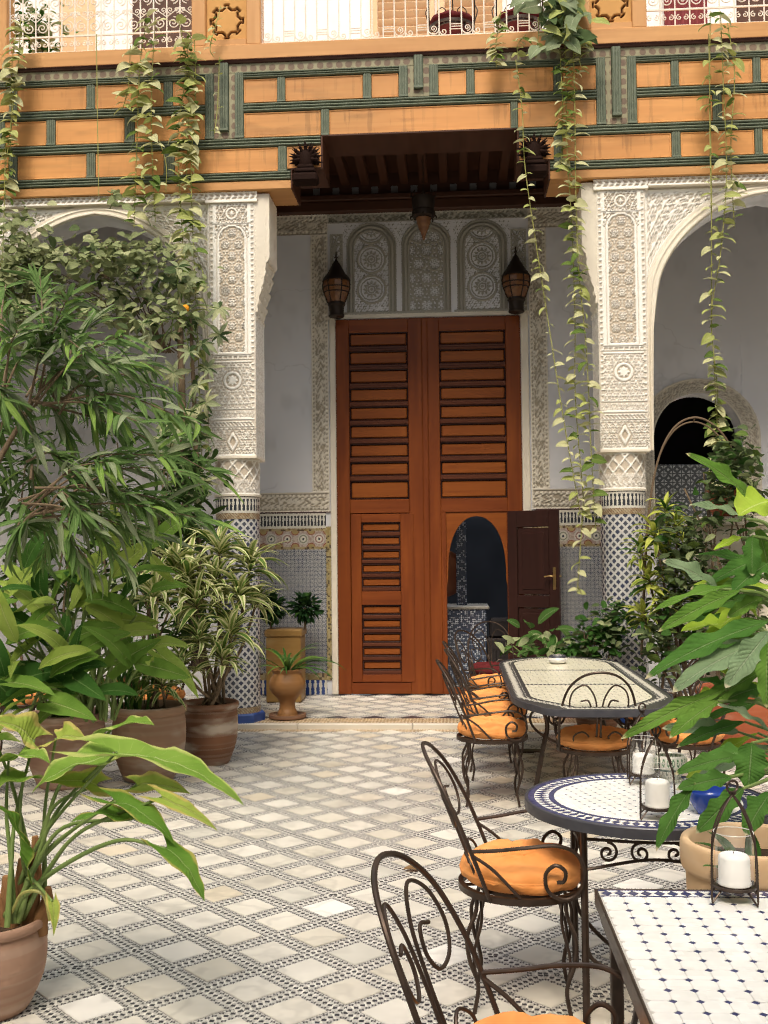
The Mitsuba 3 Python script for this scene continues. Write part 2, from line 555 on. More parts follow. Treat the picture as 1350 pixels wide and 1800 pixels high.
def cyl(key, bsdf, cx, cy, R, z0, z1, n=64, nz=2, fn=None, depth=.012, hi=CREAM_HI, lo=CREAM_LO):
    a, z = np.meshgrid(np.linspace(0, 2 * PI, n + 1), np.linspace(z0, z1, nz), indexing='ij')
    h = np.clip(fn(a * R, z), 0, 1) if fn else np.ones_like(a)
    r = R + (h - 1) * depth
    P = np.stack([cx + r * np.cos(a), cy + r * np.sin(a), z], -1)
    uv = np.stack([a / (2 * PI), (z - z0) / max(z1 - z0, 1e-6)], -1).reshape(-1, 2)
    c = (lo + (hi - lo) * h[..., None]).reshape(-1, 3) if fn else None
    return put(key, (P.reshape(-1, 3), grid_faces(n + 1, nz)), bsdf, True, uv=uv, color=c)


def pilaster_fn(side):
    W = .47

    def fn(s, z):
        z = z + 2.67
        x = s - W / 2
        h = np.ones_like(s)
        ax = np.abs(x)
        # dashed edge strips
        e = line(ax - .205, .012) * (np.mod(z, .055) > .018)
        h = np.minimum(h, 1 - .7 * e * (z > 2.97))
        h = np.minimum(h, 1 - .8 * line(ax - .226, .004))
        # lancet panel
        top = 4.83 + .0 * x
        inside = (ax < .128) & (z > 3.70) & ((z < top) | (np.hypot(x, (z - top)) < .128))
        rim = ((ax < .155) & (z > 3.68) & ((z < top) | (np.hypot(x, z - top) < .155))) & ~inside
        h = np.where(inside, rings_pattern(x, z - 4.2, .134), h)
        h = np.where(rim & (np.abs(np.where(z < top, ax, np.hypot(x, z - top)) - .150) < .005), .3, h)
        # top panel
        tp = (z > 4.99) & (z < 5.19) & (ax < .165)
        d = np.hypot(x, z - 5.09)
        th = np.arctan2(z - 5.09, x)
        ros = np.maximum(1 - sstep(0, .004, d - .022 - .008 * np.cos(8 * th)), line(d - .052, .008))
        scroll = arabesque(x + .3, z, .075, 3)
        h = np.where(tp, np.maximum(ros, np.where(d < .066, 0, scroll)) * .9, h)
        h = np.where((np.abs(np.maximum(ax / .165 * .1, np.abs(z - 5.09)) - .1) < .006) & (ax < .172), 1, h)
        spn = (z > 4.84) & (z < 4.985) & (ax < .172) & ~inside & ~rim
        h = np.where(spn, arabesque(ax, z, .085, 5), h)
        # lower bands
        b1 = (z > 3.14) & (z < 3.60) & (ax < .19)
        d = np.hypot(x, z - 3.42)
        th = np.arctan2(z - 3.42, x)
        ros = np.maximum(1 - sstep(0, .004, d - .045 - .012 * np.cos(8 * th)), line(d - .078, .012))
        h = np.where(b1, np.maximum(ros, np.where(d < .10, .1, .25 + .65 * arabesque(ax + .03, z, .07, 8))), h)
        h = np.where((np.abs(z - 3.645) < .012) & (np.mod(x, .05) > .012), .35, h)
        h = np.where((np.abs(z - 3.085) < .035) & (ax < .21), .3 + .6 * arabesque(x, z, .05, 2), h)
        h = np.where((np.abs(z - 2.985) < .020) & (np.mod(x + z, .036) > .017), .2, h)
        b2 = (z > 2.69) & (z < 2.95)
        dia = np.abs(x) / .55 + np.abs(z - 2.81)
        h = np.where(b2, .2 + .75 * arabesque(x, z, .06, 6), h)
        h = np.where(b2 & (dia < .10), 1, h)
        h = np.where(b2 & (dia < .055), .0, h)
        h = np.where(b2 & (np.abs(dia - .12) < .012), 0.1, h)
        for zz in (2.955, 3.02, 3.125, 3.62, 3.67, 4.985, 5.195):
            h = np.where(np.abs(z - zz) < .006, .4, h)
        return h
    return fn


def drum_fn(s, z):
    p = .118
    a1, a2 = s / p + z / .14, s / p - z / .14
    net = np.maximum(line(np.mod(a1, 1) - .5, .07, .05), line(np.mod(a2, 1) - .5, .07, .05))
    zz = (z - 2.285) / .36
    fill = .15 + .5 * arabesque(s, z, .05, 4)
    h = np.where(zz > .45, np.maximum(net, .1), np.maximum(net * .8, fill))
    h = np.where((zz < .08) | (zz > .95), 1, h)
    h = np.where(np.abs(zz - .16) < .05, np.where(np.mod(s / .05 + z / .04, 1) > .5, 1, .3), h)
    return h


for k, cx in enumerate(COLX):
    vis = k in (1, 2)
    side = ('left', 'right')[cx > 0]
    col = thing('column', {1: 'carved white stucco pillar on a blue tiled shaft left of the tall door, dracaena before it',
                           2: 'carved white stucco pillar on a blue tiled shaft right of the tall door'}.get(k, f'next carved pillar outside the frame to the {side}'), 'column')
    cy = YF + .235
    m = MB()
    ang = np.arange(9) * PI / 4 + PI / 8
    m.lathe([(0, .05), (.265, .05), (.265, .125), (.252, .14), (0, .14)], (cx, cy, 0), 8)
    put(col + '__plinth', m, 'blue_glaze')
    cyl(col + '__tile_shaft', 'column_tile', cx, cy, .216, .14, 2.05)
    cyl(col + '__ochre_band', 'ochre_band', cx, cy, .220, 2.05, 2.11)
    cyl(col + '__base_band', 'ochre_band', cx, cy, .220, .14, .20)
    cyl(col + '__merlon_band', 'column_band', cx, cy, .221, 2.11, 2.28)
    m = MB().lathe([(.21, 2.272), (.232, 2.276), (.234, 2.296), (.21, 2.302)], (cx, cy, 0), 48)
    put(col + '__neck_ring', m, 'cream', 30)
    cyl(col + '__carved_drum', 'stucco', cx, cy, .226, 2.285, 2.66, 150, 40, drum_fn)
    # square pillar: body plus carved faces
    hw = .235
    m = MB().box(cx - hw + .02, cx + hw - .02, YF + .02, YF + 2 * hw - .02, 2.64, 5.30)
    m.box(cx - hw - .004, cx + hw + .004, YF - .004, YF + 2 * hw, 2.645, 2.672, .004)
    put(col + '__core', m, 'cream')
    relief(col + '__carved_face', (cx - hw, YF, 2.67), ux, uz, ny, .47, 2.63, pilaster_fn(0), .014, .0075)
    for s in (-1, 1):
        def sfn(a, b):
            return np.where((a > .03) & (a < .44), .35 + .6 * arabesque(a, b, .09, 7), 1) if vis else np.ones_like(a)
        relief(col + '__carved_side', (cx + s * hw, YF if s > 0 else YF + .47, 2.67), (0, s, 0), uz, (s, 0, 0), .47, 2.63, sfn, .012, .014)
    # stalactite bracket towards the middle bay
    if vis:
        s = 1 if k == 1 else -1
        for q in range(9):
            z0, th_ = (4.00 + .074 * q, .074) if q < 8 else (4.592, .690)
            pr = (.012 + .0155 * q) if q < 8 else .142
            n = 49
            yy = np.linspace(YF + (.012 if q > 4 else .06 - .010 * q), YF + .46, n)
            sc = (.030 if q < 8 else .006) * np.abs(np.sin(np.linspace(0, 5 * PI, n) + q * PI / 2))
            prof = np.stack([cx + s * (hw + pr - sc), yy], 1)
            ring = np.vstack([prof, [[cx + s * (hw - .01), yy[-1]], [cx + s * (hw - .01), yy[0]]]])
            m = MB()
            bot = ring.copy()
            bot[:n, 0] -= s * min(.028, pr + .005)
            vv = np.vstack([np.c_[bot, np.full(len(ring), z0)], np.c_[ring, np.full(len(ring), z0 + .045)], np.c_[ring, np.full(len(ring), z0 + th_ - .001)]])
            L = len(ring)
            j = np.arange(L)
            ff = [np.stack([a * L + j, a * L + (j + 1) % L, (a + 1) * L + (j + 1) % L, (a + 1) * L + j], 1) for a in (0, 1)]
            m.add(vv, np.vstack(ff))
            c0 = np.c_[ring.mean(0)[None], [[z0]]]
            m.add(np.vstack([vv[:L], c0]), np.stack([j * 0 + L, (j + 1) % L, j], 1))
            m.add(np.vstack([vv[2 * L:], np.c_[ring.mean(0)[None], [[z0 + th_ - .001]]]]), np.stack([j * 0 + L, j, (j + 1) % L], 1))
            put(col + '__bracket_tier', m, 'cream', 40)
        # front cheek of the bracket
        m = MB()
        zs = np.linspace(4.10, 5.28, 40)
        e = .012 + .085 * sstep(4.1, 4.55, zs) + .010 * np.abs(np.sin(zs * 34))
        vv = np.vstack([np.c_[np.full(40, cx + s * (hw - .02)), np.full(40, YF + .008), zs], np.c_[cx + s * (hw + e), np.full(40, YF + .008), zs], np.c_[cx + s * (hw + e), np.full(40, YF + .05), zs]])
        m.add(vv, grid_faces(3, 40))
        put(col + '__bracket_cheek', m, 'cream')

    # braided cornice over the pillar
    def corn(a, b):
        return np.where((b > .02) & (b < .08), np.maximum(line(np.mod(a / .06 + np.sin(b * 80) * .2, 1) - .5, .16, .1), line(b - .05, .006)), 1)
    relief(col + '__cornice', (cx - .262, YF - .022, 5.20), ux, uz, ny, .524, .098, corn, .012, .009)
    m = MB().box(cx - .262, cx + .262, YF - .0225, YF + .3, 5.197, 5.2)
    put(col + '__cornice_soffit', m, 'cream')

# ------------------------------------------------------------------ arches of the side bays
A0 = np.array([(1.905, 2.66), (1.912, 3.16), (1.922, 3.60), (1.938, 3.93), (2.017, 4.37), (2.213, 4.697), (2.488, 4.938), (2.759, 5.067), (3.025, 5.125)])
half = smooth_path(A0, 7)
for side in (-1, 1):
    cL = 1.63 if side > 0 else -4.98
    cR = 4.42 if side > 0 else -2.19
    mid = (cL + cR) / 2
    h1 = half - [3.025, 0]
    curve = np.vstack([h1 + [mid, 0], (h1 * [-1, 1])[::-1][1:] + [mid, 0]])
    arch = thing('arcade_arch', 'white carved stucco arch of the %s bay, ' % ('right' if side > 0 else 'left') + ('blue grey gallery wall showing through it' if side > 0 else 'half hidden by climbing plants'), 'arch')
    d = np.gradient(curve, axis=0)
    nn = np.stack([-d[:, 1], d[:, 0]], 1)
    nn /= np.linalg.norm(nn, axis=1, keepdims=True)
    nn[np.abs(nn[:, 0]) < .3] *= 1
    wid = .125
    out = curve + nn * wid
    out[:, 0] = np.clip(out[:, 0], cL + .236, cR - .236)
    out[:, 1] = np.minimum(out[:, 1], 5.225)
    nb = 10
    q = np.linspace(0, 1, nb)
    prof = np.array([.2, 1, 1, .55, .55, .9, .55, .15, .15, 0]) * .03
    P = curve[:, None] + (out - curve)[:, None] * q[None, :, None]
    V = np.stack([P[..., 0], YF + .035 - prof[None] + 0 * P[..., 0], P[..., 1]], -1)
    c = np.broadcast_to(CREAM_HI, V.shape)
    put(arch + '__border', (V.reshape(-1, 3), grid_faces(len(curve), nb)[:, ::-1]), 'stucco', 35, color=None) if False else put(arch + '__border', (V.reshape(-1, 3), grid_faces(len(curve), nb)), 'cream', 35)
    V = np.stack([np.c_[curve[:, 0], np.full(len(curve), y), curve[:, 1]] for y in (YF + .03, YF + .40)], 1)
    put(arch + '__soffit', (V.reshape(-1, 3), grid_faces(len(curve), 2)), 'plaster', 35)
    # spandrels: from the border out to the rectangle of the bay
    for s in (-1, 1):
        sel = out[: len(curve) // 2 + 1] if s < 0 else out[len(curve) // 2:]
        xe = cL + .236 if s < 0 else cR - .236
        sel = sel[sel[:, 1] > 3.2]
        L = 60
        zi = np.interp(np.linspace(0, 1, 150), np.linspace(0, 1, len(sel)), sel[:, 1])
        xi = np.interp(np.linspace(0, 1, 150), np.linspace(0, 1, len(sel)), sel[:, 0])
        zt = 5.20
        # rows between the curve and the straight edges
        tgt_x = np.where(np.abs(xi - xe) < 0, xe, xe)
        rows = np.linspace(0, 1, L)
        X = xi[:, None] + 0 * rows
        Z = zi[:, None] + (zt - zi)[:, None] * rows
        h = np.clip(arabesque(np.abs(X - mid), Z, .12, 1), 0, 1)
        edge = (zt - Z < .03) | (np.abs(X - xe) < .025) | (rows[None] < .03)
        h = np.where(edge, 1, h)
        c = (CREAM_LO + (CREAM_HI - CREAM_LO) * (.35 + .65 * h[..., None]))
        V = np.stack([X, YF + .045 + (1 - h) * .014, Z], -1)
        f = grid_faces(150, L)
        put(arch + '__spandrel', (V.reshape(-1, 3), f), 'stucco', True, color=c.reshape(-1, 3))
    m = MB().box(cL + .23, cR - .23, YF + .062, YF + .39, 5.16, 5.30)
    put(arch + '__lintel', m, 'cream')

    def corn2(a, b):
        return np.where((b > .012) & (b < .068), np.maximum(line(np.mod(a / .06 + np.sin(b * 90) * .25, 1) - .5, .16, .1), line(b - .04, .005)), 1)
    relief(arch + '__cornice', (cL + .262, YF - .020, 5.225), ux, uz, ny, cR - cL - .524, .073, corn2, .012, .010)
    m = MB().box(cL + .262, cR - .262, YF - .0205, YF + .3, 5.2225, 5.225)
    put(arch + '__cornice_soffit', m, 'cream')
# ------------------------------------------------------------------ wooden frieze of the upper floor
fr = thing('wooden_frieze', 'orange wooden frieze panels framed in green mouldings across the top of the arcade', 'frieze')
YP = 10.262          # face of the backing board


def rib_profile(x0, x1, z0, z1, y=YP, d=.040):
    """A moulding of three beads along x."""
    m = MB()
    h = (z1 - z0)
    k = np.linspace(0, 1, 19)
    prof = d * (.45 + .55 * np.abs(np.sin(k * 3 * PI)) ** .6)
    prof[0] = prof[-1] = 0
    V = np.stack([np.stack([np.full(19, x), y - prof, z0 + h * k], 1) for x in (x0, x1)])
    m.add(V.reshape(-1, 3), grid_faces(2, 19))
    for x, fl in ((x0, 1), (x1, -1)):
        v = np.vstack([np.stack([np.full(19, x), y - prof, z0 + h * k], 1), [[x, y, (z0 + z1) / 2]]])
        j = np.arange(18)
        f = np.stack([j * 0 + 19, j, j + 1][::fl], 1)
        m.add(v, f)
    return m


# backing board with the stepped opening (cut as rectangles)
bk = MB()
for x0, x1, z0, z1 in ((-6.0, -1.578, 5.31, 6.61), (.946, 5.6, 5.31, 6.61), (-1.578, -1.278, 5.497, 6.61), (.652, .946, 5.497, 6.61), (-1.278, .652, 5.816, 6.61)):
    bk.box(x0, x1, YP, YP + .48, z0, z1)
put(fr + '__board', bk, 'green_wood')
ROWS = {(6.176, 6.412): [(-5.6, -5.22), (-5.13, -4.44), (-4.352, -3.645), (-3.554, -2.859), (-2.762, -2.440), (-2.048, -1.716), (-1.631, -.864), (-.776, -.512), (-.118, .152), (.236, .997), (1.084, 1.405), (1.797, 2.119), (2.201, 2.894), (2.974, 3.67), (3.76, 4.5), (4.6, 5.3)],
        (5.824, 6.072): [(-5.6, -5.1), (-5.0, -4.57), (-4.479, -4.056), (-3.958, -3.256), (-3.150, -2.440), (-2.048, -1.283), (-1.197, .577), (.651, 1.405), (1.797, 2.509), (2.6, 3.3), (3.39, 4.1), (4.2, 5.3)],
        (5.480, 5.719): [(-5.6, -5.22), (-5.13, -4.44), (-4.350, -3.645), (-3.548, -2.860), (-2.745, -1.712), (-1.621, -1.282), (.656, .991), (1.078, 2.114), (2.204, 2.896), (2.976, 3.67), (3.76, 4.5), (4.6, 5.3)]}
for (z0, z1), row in ROWS.items():
    last = None
    for x0, x1 in row:
        za = 5.50 if (z0 < 5.6 and -1.63 < x0 < .95 and (x1 < -1.2 or x0 < .7)) else z0
        m = MB().box(x0, x1, YP - .012, YP + .01, za, z1, .006)
        # a raised fillet round the panel
        fl = .014
        for a in ((x0, x1, za, za + fl), (x0, x1, z1 - fl, z1), (x0, x0 + fl, za + fl, z1 - fl), (x1 - fl, x1, za + fl, z1 - fl)):
            m.box(a[0], a[1], YP - .019, YP - .008, a[2], a[3], .003)
        put(fr + '__panel', m, 'orange_wood', 30)
        if last is not None and x0 - last < .12:
            w0, w1 = last + .004, x0 - .004
            c = (w0 + w1) / 2
            m = MB().box(w0, w1, YP - .026, YP, z0 - .006, z1 + .006, .003)
            for o in (-.022, 0, .022):
                m.box(c + o - .008, c + o + .008, YP - .036, YP - .02, z0 + .008, z1 + .005, .004)
            m.box(w0 - .003, w1 + .003, YP - .037, YP - .02, z0 - .008, z0 + .012, .003)
            put(fr + '__stile', m, 'green_wood', 30)
        last = x1
POSTS = [(-2.435, -2.052, 5.822, 5.895), (-.505, -.123, 6.172, 6.246), (1.411, 1.791, 5.822, 5.900)]
gaps = [(-2.435, -2.052), (1.411, 1.791)]
for z0, z1, cut in ((6.418, 6.481, [p[:2] for p in POSTS]), (6.078, 6.166, gaps), (5.724, 5.816, [(-1.284, .658)]), (5.392, 5.474, [(-1.584, .952)])):
    x = -5.9
    for a, b in sorted(cut) + [(5.5, 9)]:
        m = rib_profile(x, a - .002, z0, z1)
        put(fr + '__rail', m, 'green_wood', 30)
        x = b + .002
x = -5.9
for a, b, zb, zp in POSTS:
    for xs, w in ((a, .084), (b - .084, .084)):
        m = MB().box(xs, xs + w, YP - .028, YP, zb, 6.481, .003)
        for o in (.02, .042, .064):
            m.box(xs + o - .008, xs + o + .008, YP - .040, YP - .02, zb + .012, 6.480, .004)
        m.box(xs - .004, xs + w + .004, YP - .041, YP - .02, zb - .004, zb + .02, .003)
        put(fr + '__stile', m, 'green_wood', 30)
    xa, xb = a + .086, b - .086
    m = MB().box(xa, (a + b) / 2 - .046, YP - .018, YP, zb, 6.481, .002)
    m.box((a + b) / 2 + .046, xb, YP - .018, YP, zb, 6.481, .002)
    m.box((a + b) / 2 - .046, (a + b) / 2 + .046, YP - .017, YP, zb, zp - .003, .002)
    put(fr + '__painted_strip', m, 'painted_strip', 30)
    m = MB().box((a + b) / 2 - .043, (a + b) / 2 + .043, YP - .045, YP, zp, 6.578, .004)
    for o in (-.026, 0, .026):
        m.box((a + b) / 2 + o - .009, (a + b) / 2 + o + .009, YP - .056, YP - .04, zp + .012, 6.575, .004)
    m.box((a + b) / 2 - .046, (a + b) / 2 + .046, YP - .058, YP - .03, zp - .004, zp + .022, .004)
    put(fr + '__post', m, 'green_wood', 30)
    m = MB().box(x, (a + b) / 2 - .046, YP - .019, YP, 6.483, 6.572, .002)
    put(fr + '__painted_strip', m, 'painted_strip', 30)
    x = (a + b) / 2 + .046
put(fr + '__painted_strip', MB().box(x, 5.5, YP - .019, YP, 6.483, 6.572, .002), 'painted_strip', 30)
put(fr + '__dark_bead', rib_profile(-5.9, 5.5, 6.576, 6.606, YP, .05), 'purple_wood', 30)
put(fr + '__top_beam', MB().box(-6, 5.6, YP - .035, YP + .50, 6.608, 6.765, .008), 'honey_wood', 30)
put(fr + '__lower_beam', MB().box(-6, -1.582, YP - .022, YP + .50, 5.302, 5.388, .005), 'honey_wood', 30)
put(fr + '__lower_beam', MB().box(.950, 5.6, YP - .022, YP + .50, 5.302, 5.388, .005), 'honey_wood', 30)
# dark lining of the stepped opening
m = MB()
for x0, x1, z0, z1 in ((-1.582, -1.566, 5.30, 5.50), (-1.582, -1.262, 5.482, 5.499), (-1.282, -1.264, 5.482, 5.822), (-1.282, .656, 5.804, 5.822), (.638, .656, 5.482, 5.822), (.636, .952, 5.482, 5.499), (.934, .952, 5.30, 5.50)):
    m.box(x0, x1, YP - .03, YP + .52, z0, z1, .004)
put(fr + '__opening_lining', m, 'dark_wood')
# star shaped finials on the steps
for s, cx in ((-1, -1.425), (1, .795)):
    fk = fr + '__star_finial'
    m = MB()
    c = np.array([cx, YP - .07, 5.565])
    for q in range(-4, 5):
        for tilt in (-.5, 0.0, .5):
            a = PI / 2 + q * .45
            d = unit([math.cos(a) * math.cos(tilt), math.sin(tilt), math.sin(a) * math.cos(tilt)])
            m.tube([c + d * .06, c + d * .11, c + d * .175], [.026, .015, .002], 6)
            m.tube([c + d * .118, c + d * .130, c + d * .142], [.003, .020, .003], 6)
    m.lathe([(.0, .085), (.06, .07), (.075, .03), (.075, -.04), (.06, -.09)], c, 14)
    m.box(cx - .125, cx + .125, YP - .19, YP - .02, 5.31, 5.40, .02).box(cx - .105, cx + .105, YP - .17, YP - .02, 5.40, 5.455, .02).box(cx - .08, cx + .08, YP - .14, YP - .02, 5.455, 5.50, .015)
    put(fk, m, 'ebony', 35)

# ------------------------------------------------------------------ gallery ceiling and back wall
ce = thing('gallery_ceiling', 'dark cedar gallery ceiling with joists seen through the stepped opening over the door', 'ceiling')
mat('dim_paint', (.16, .16, .17), .7, .2)
put(ce + '__planks', MB().box(-6, 5.6, YP + .48, 12.45, 6.20, 6.26), 'dark_wood')
for k in range(50):
    x = -5.9 + k * .232
    vis = -1.9 < x < 1.4
    m = MB().box(x - .05, x + .05, YP + .48, 12.44, 6.06, 6.205, .01)
    put(ce + '__joist', m, 'dark_wood')
    if vis:
        put(ce + '__painted_panel', MB().box(x + .075, x + .157, 12.375, 12.40, 5.95, 6.04, .004), 'dim_paint')
m = MB().box(-6, 5.6, 12.33, 12.45, 5.74, 5.86, .01).box(-6, 5.6, 12.29, 12.45, 5.862, 5.93, .01)
m.box(-6, 5.6, 12.39, 12.45, 5.932, 6.20)
put(ce + '__wall_plate', m, 'dark_wood_x')
put(ce + '__upper_slab', MB().box(-6, 5.6, YP + .505, 12.46, 6.27, 6.76), 'cream')

bw = thing('gallery_wall', 'pale plaster gallery wall with carved borders and zellige dado round the tall door', 'wall')
WD = [(-1.40, .775)]        # door
# masonry with openings for the big door and the two side doorways
m = MB()
YB = 12.45
m.box(-6, -1.40, YB, YB + .3, -.1, 5.75)
m.box(.775, 2.30, YB, YB + .3, -.1, 5.75)
m.box(3.31, 5.6, YB, YB + .3, -.1, 5.75)
m.box(-1.40, .775, YB, YB + .3, 4.475, 5.75)
m.box(-6, 5.6, YB + .001, YB + .3, 5.75, 6.26)
put(bw + '__plaster', m, 'plaster')
# side doorway with a round head
cxd, rd, zs = 2.80, .505, 2.99
a = np.linspace(0, PI, 41)
arc = np.stack([cxd + rd * np.cos(a), zs + rd * 1.03 * np.sin(a)], 1)
top = np.stack([np.clip(cxd + 2 * np.cos(a), 2.294, 3.316), np.full(41, 5.752)], 1)
V = np.stack([np.c_[arc[:, 0], np.full(41, YB + .0012), arc[:, 1]], np.c_[top[:, 0], np.full(41, YB + .0012), top[:, 1]]], 1)
put(bw + '__plaster', (V.reshape(-1, 3), grid_faces(41, 2)[:, ::-1]), 'plaster')
V = np.stack([np.c_[arc[:, 0], np.full(41, y), arc[:, 1]] for y in (YB - .01, YB + .3)], 1)
put(bw + '__doorway_reveal', (V.reshape(-1, 3), grid_faces(41, 2)), 'plaster', 35)
# carved border of that doorway
q = np.linspace(0, 1, 22)
rr = np.linspace(0, 1, 260)
path = np.vstack([[(cxd + rd, 1.9)], arc, [(cxd - rd, 1.9)]])
pout = np.vstack([[(cxd + rd + .2, 1.9)], np.stack([cxd + (rd + .2) * np.cos(a), zs + (rd * 1.03 + .17) * np.sin(a)], 1), [(cxd - rd - .2, 1.9)]])
ln = np.r_[0, np.cumsum(np.linalg.norm(np.diff(path, axis=0), axis=1))]
pi_ = np.stack([np.interp(rr * ln[-1], ln, path[:, k]) for k in (0, 1)], 1)
po_ = np.stack([np.interp(rr * ln[-1], ln, pout[:, k]) for k in (0, 1)], 1)
P = pi_[:, None] + (po_ - pi_)[:, None] * q[None, :, None]
h = np.where((q[None] > .1) & (q[None] < .9), arabesque(rr[:, None] * ln[-1], q[None] * .2 + 0 * rr[:, None], .07, 2), 1)
V = np.stack([P[..., 0], YB - .03 + (1 - h) * .014, P[..., 1]], -1)
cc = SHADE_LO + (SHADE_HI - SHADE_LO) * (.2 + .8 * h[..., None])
put(bw + '__doorway_border', (V.reshape(-1, 3), grid_faces(260, 22)[:, ::-1]), 'stucco', True, color=cc.reshape(-1, 3))


def strip_fn(W, H, seed=0, across=False):
    def fn(s, t):
        e = np.minimum(np.minimum(s, W - s), np.minimum(t, H - t))
        long_, wide = (t, s) if H > W else (s, t)
        B = min(W, H)
        mid = np.abs(wide - B / 2) < B * .27
        h = np.where(mid, np.maximum(kufic(wide, long_, seed) * .9, 0), 0)
        side = np.where(np.mod(long_ / .05 + (wide > B / 2) * .5, 1) > .45, .9, .15) * (np.abs(np.abs(wide - B / 2) - B * .36) < B * .05)
        h = np.where(mid, h, np.maximum(side, (np.abs(np.abs(wide - B / 2) - B * .295) < B * .018) * .9))
        return np.where(e < .012, 1, h)
    return fn


YS = YB - .022
BH, BL = np.array([.70, .655, .57]), np.array([.36, .315, .245])
for s, x0, xn, xw in ((-1, -1.692, -2.42, .205), (1, .885, 1.10, .205)):
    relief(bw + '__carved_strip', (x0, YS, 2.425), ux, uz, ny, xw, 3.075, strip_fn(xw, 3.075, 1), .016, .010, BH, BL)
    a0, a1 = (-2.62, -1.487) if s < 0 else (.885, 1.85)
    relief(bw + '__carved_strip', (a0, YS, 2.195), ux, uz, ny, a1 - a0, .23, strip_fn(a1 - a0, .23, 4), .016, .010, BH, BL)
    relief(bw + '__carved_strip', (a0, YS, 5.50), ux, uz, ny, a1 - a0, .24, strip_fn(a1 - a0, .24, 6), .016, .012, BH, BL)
for x0, x1 in ((-1.474, -1.402), (.777, .868)):
    put(bw + '__door_casing', MB().box(x0, x1, YB - .03, YB + .02, .05, 4.50, .006), 'cream')
# plaster outside the pillars
m = MB().box(-1.49, .885, YB - .018, YB - .002, 4.478, 4.53, .004)
put(bw + '__lintel_band', m, 'cream')


# zellige dado
def dado(p, n, uv):
    x, z = p.x, p.z
    a = .046
    X, Z = x / a, z / a
    fx, fz = X - dr.floor(X) - .5, Z - dr.floor(Z) - .5
    r = dr.sqrt(fx * fx + fz * fz)
    d1 = dr.abs(fx + fz)
    d2 = dr.abs(fx - fz)
    star = dr.minimum(dr.maximum(dr.abs(fx), dr.abs(fz)), dr.maximum(d1, d2) * .72)
    q = cell_rand(dr.floor(X), dr.floor(Z), 7)
    dark = mix((.03, .04, .08), (.10, .11, .13), q)
    white = mi.Color3f(.46, .45, .44)
    f = mix(dark, white, smoothstep(.15, .20, star))
    f = mix(f, mix((.05, .07, .14), (.15, .17, .20), q), smoothstep(.26, .30, star) * (1 - smoothstep(.44, .50, r)))
    f = mix(f, (.08, .09, .11), smoothstep(.47, .50, dr.maximum(dr.abs(fx), dr.abs(fz))))
    # rosette band
    bz = (z - 1.875) / .0945
    bx = x / .190
    gx = (bx - dr.floor(bx) - .5) * 2.01
    rr_ = dr.sqrt(gx * gx + bz * bz)
    odd = dr.floor(bx) - 2 * dr.floor(bx * .5)
    ringc = dr.select(odd > .5, mi.Color3f(.32, .17, .15), mi.Color3f(.25, .26, .20))
    c = mix((.46, .40, .35), (.36, .27, .24), smoothstep(.3, .7, noise(x * 60, z * 60)))
    c = mix(c, (.50, .48, .44), (1 - smoothstep(.62, .72, rr_)))
    c = mix(c, ringc, smoothstep(.36, .40, rr_) * (1 - smoothstep(.50, .54, rr_)))
    c = mix(c, (.60, .57, .50), (1 - smoothstep(.30, .34, rr_)))
    c = mix(c, (.05, .06, .08), (1 - smoothstep(.12, .17, rr_)))
    hx = (bx - dr.floor(bx)) * 2.01
    hx = dr.minimum(hx, 2.01 - hx)
    hr = dr.sqrt(hx * hx + (1.0 - dr.abs(bz)) * (1.0 - dr.abs(bz)))
    c = mix(c, (.34, .26, .12), 1 - smoothstep(.40, .46, hr))
    c = mix(c, (.26, .08, .05), smoothstep(.40, .44, hr) * (1 - smoothstep(.50, .54, hr)))
    f = dr.select((z > 1.782) & (z < 1.97), c, f)
    q2 = cell_rand(dr.floor(x / .028), dr.floor(z / .028), 3)
    och = mix((.28, .20, .08), (.42, .37, .26), q2)
    och = mix(och, (.10, .07, .05), dr.select(q2 > .75, 1.0, 0.0))
    f = dr.select(((z > 1.752) & (z < 1.782)) | ((z > 1.97) & (z < 2.0)), och, f)
    f = dr.select((z > 2.0) & (z < 2.03), mi.Color3f(.60, .57, .50), f)
    mc = mix((.60, .58, .53), (.035, .04, .05), merlon(x, (z - 2.03) / .12, .040))
    f = dr.select(z > 2.03, mc, f)
    f = dr.select(z > 2.15, mi.Color3f(.60, .57, .50), f)
    f = dr.select(z > 2.178, mi.Color3f(.06, .05, .05), f)
    f = dr.select((z < .30) & (z > .22), och, f)
    bc = mix((.60, .58, .53), (.03, .06, .20), merlon(x, (z - .05) / .17, .062))
    f = dr.select(z < .22, bc, f)
    return f


mat('dado', dado, .22, .5)


def ochre_edge(p, n, uv):
    q = cell_rand(dr.floor(p.x / .022), dr.floor(p.z / .022), 3)
    c = mix((.30, .22, .08), (.42, .38, .24), q)
    return mix(c, (.10, .08, .05), dr.select(q > .78, 1.0, 0.0))


mat('ochre_edge', ochre_edge, .25, .5)
for x0, x1, e0 in ((-2.75, -1.535, -1.534), (.93, 2.09, .872)):
    put(bw + '__zellige_dado', MB().box(x0, x1, YB - .020, YB, .05, 2.192), 'dado')
    put(bw + '__dado_edge', MB().box(e0, e0 + .056, YB - .019, YB, .22, 2.02), 'ochre_edge')
    put(bw + '__dado_cap', MB().box(x0, x1 + .056 if x0 < 0 else x1, YB - .024, YB, 2.186, 2.197), 'purple_wood')

# carved plaster windows over the door
wn = bw + '__stucco_window'
GH, GL = np.array([.36, .345, .30]), np.array([.150, .142, .115])


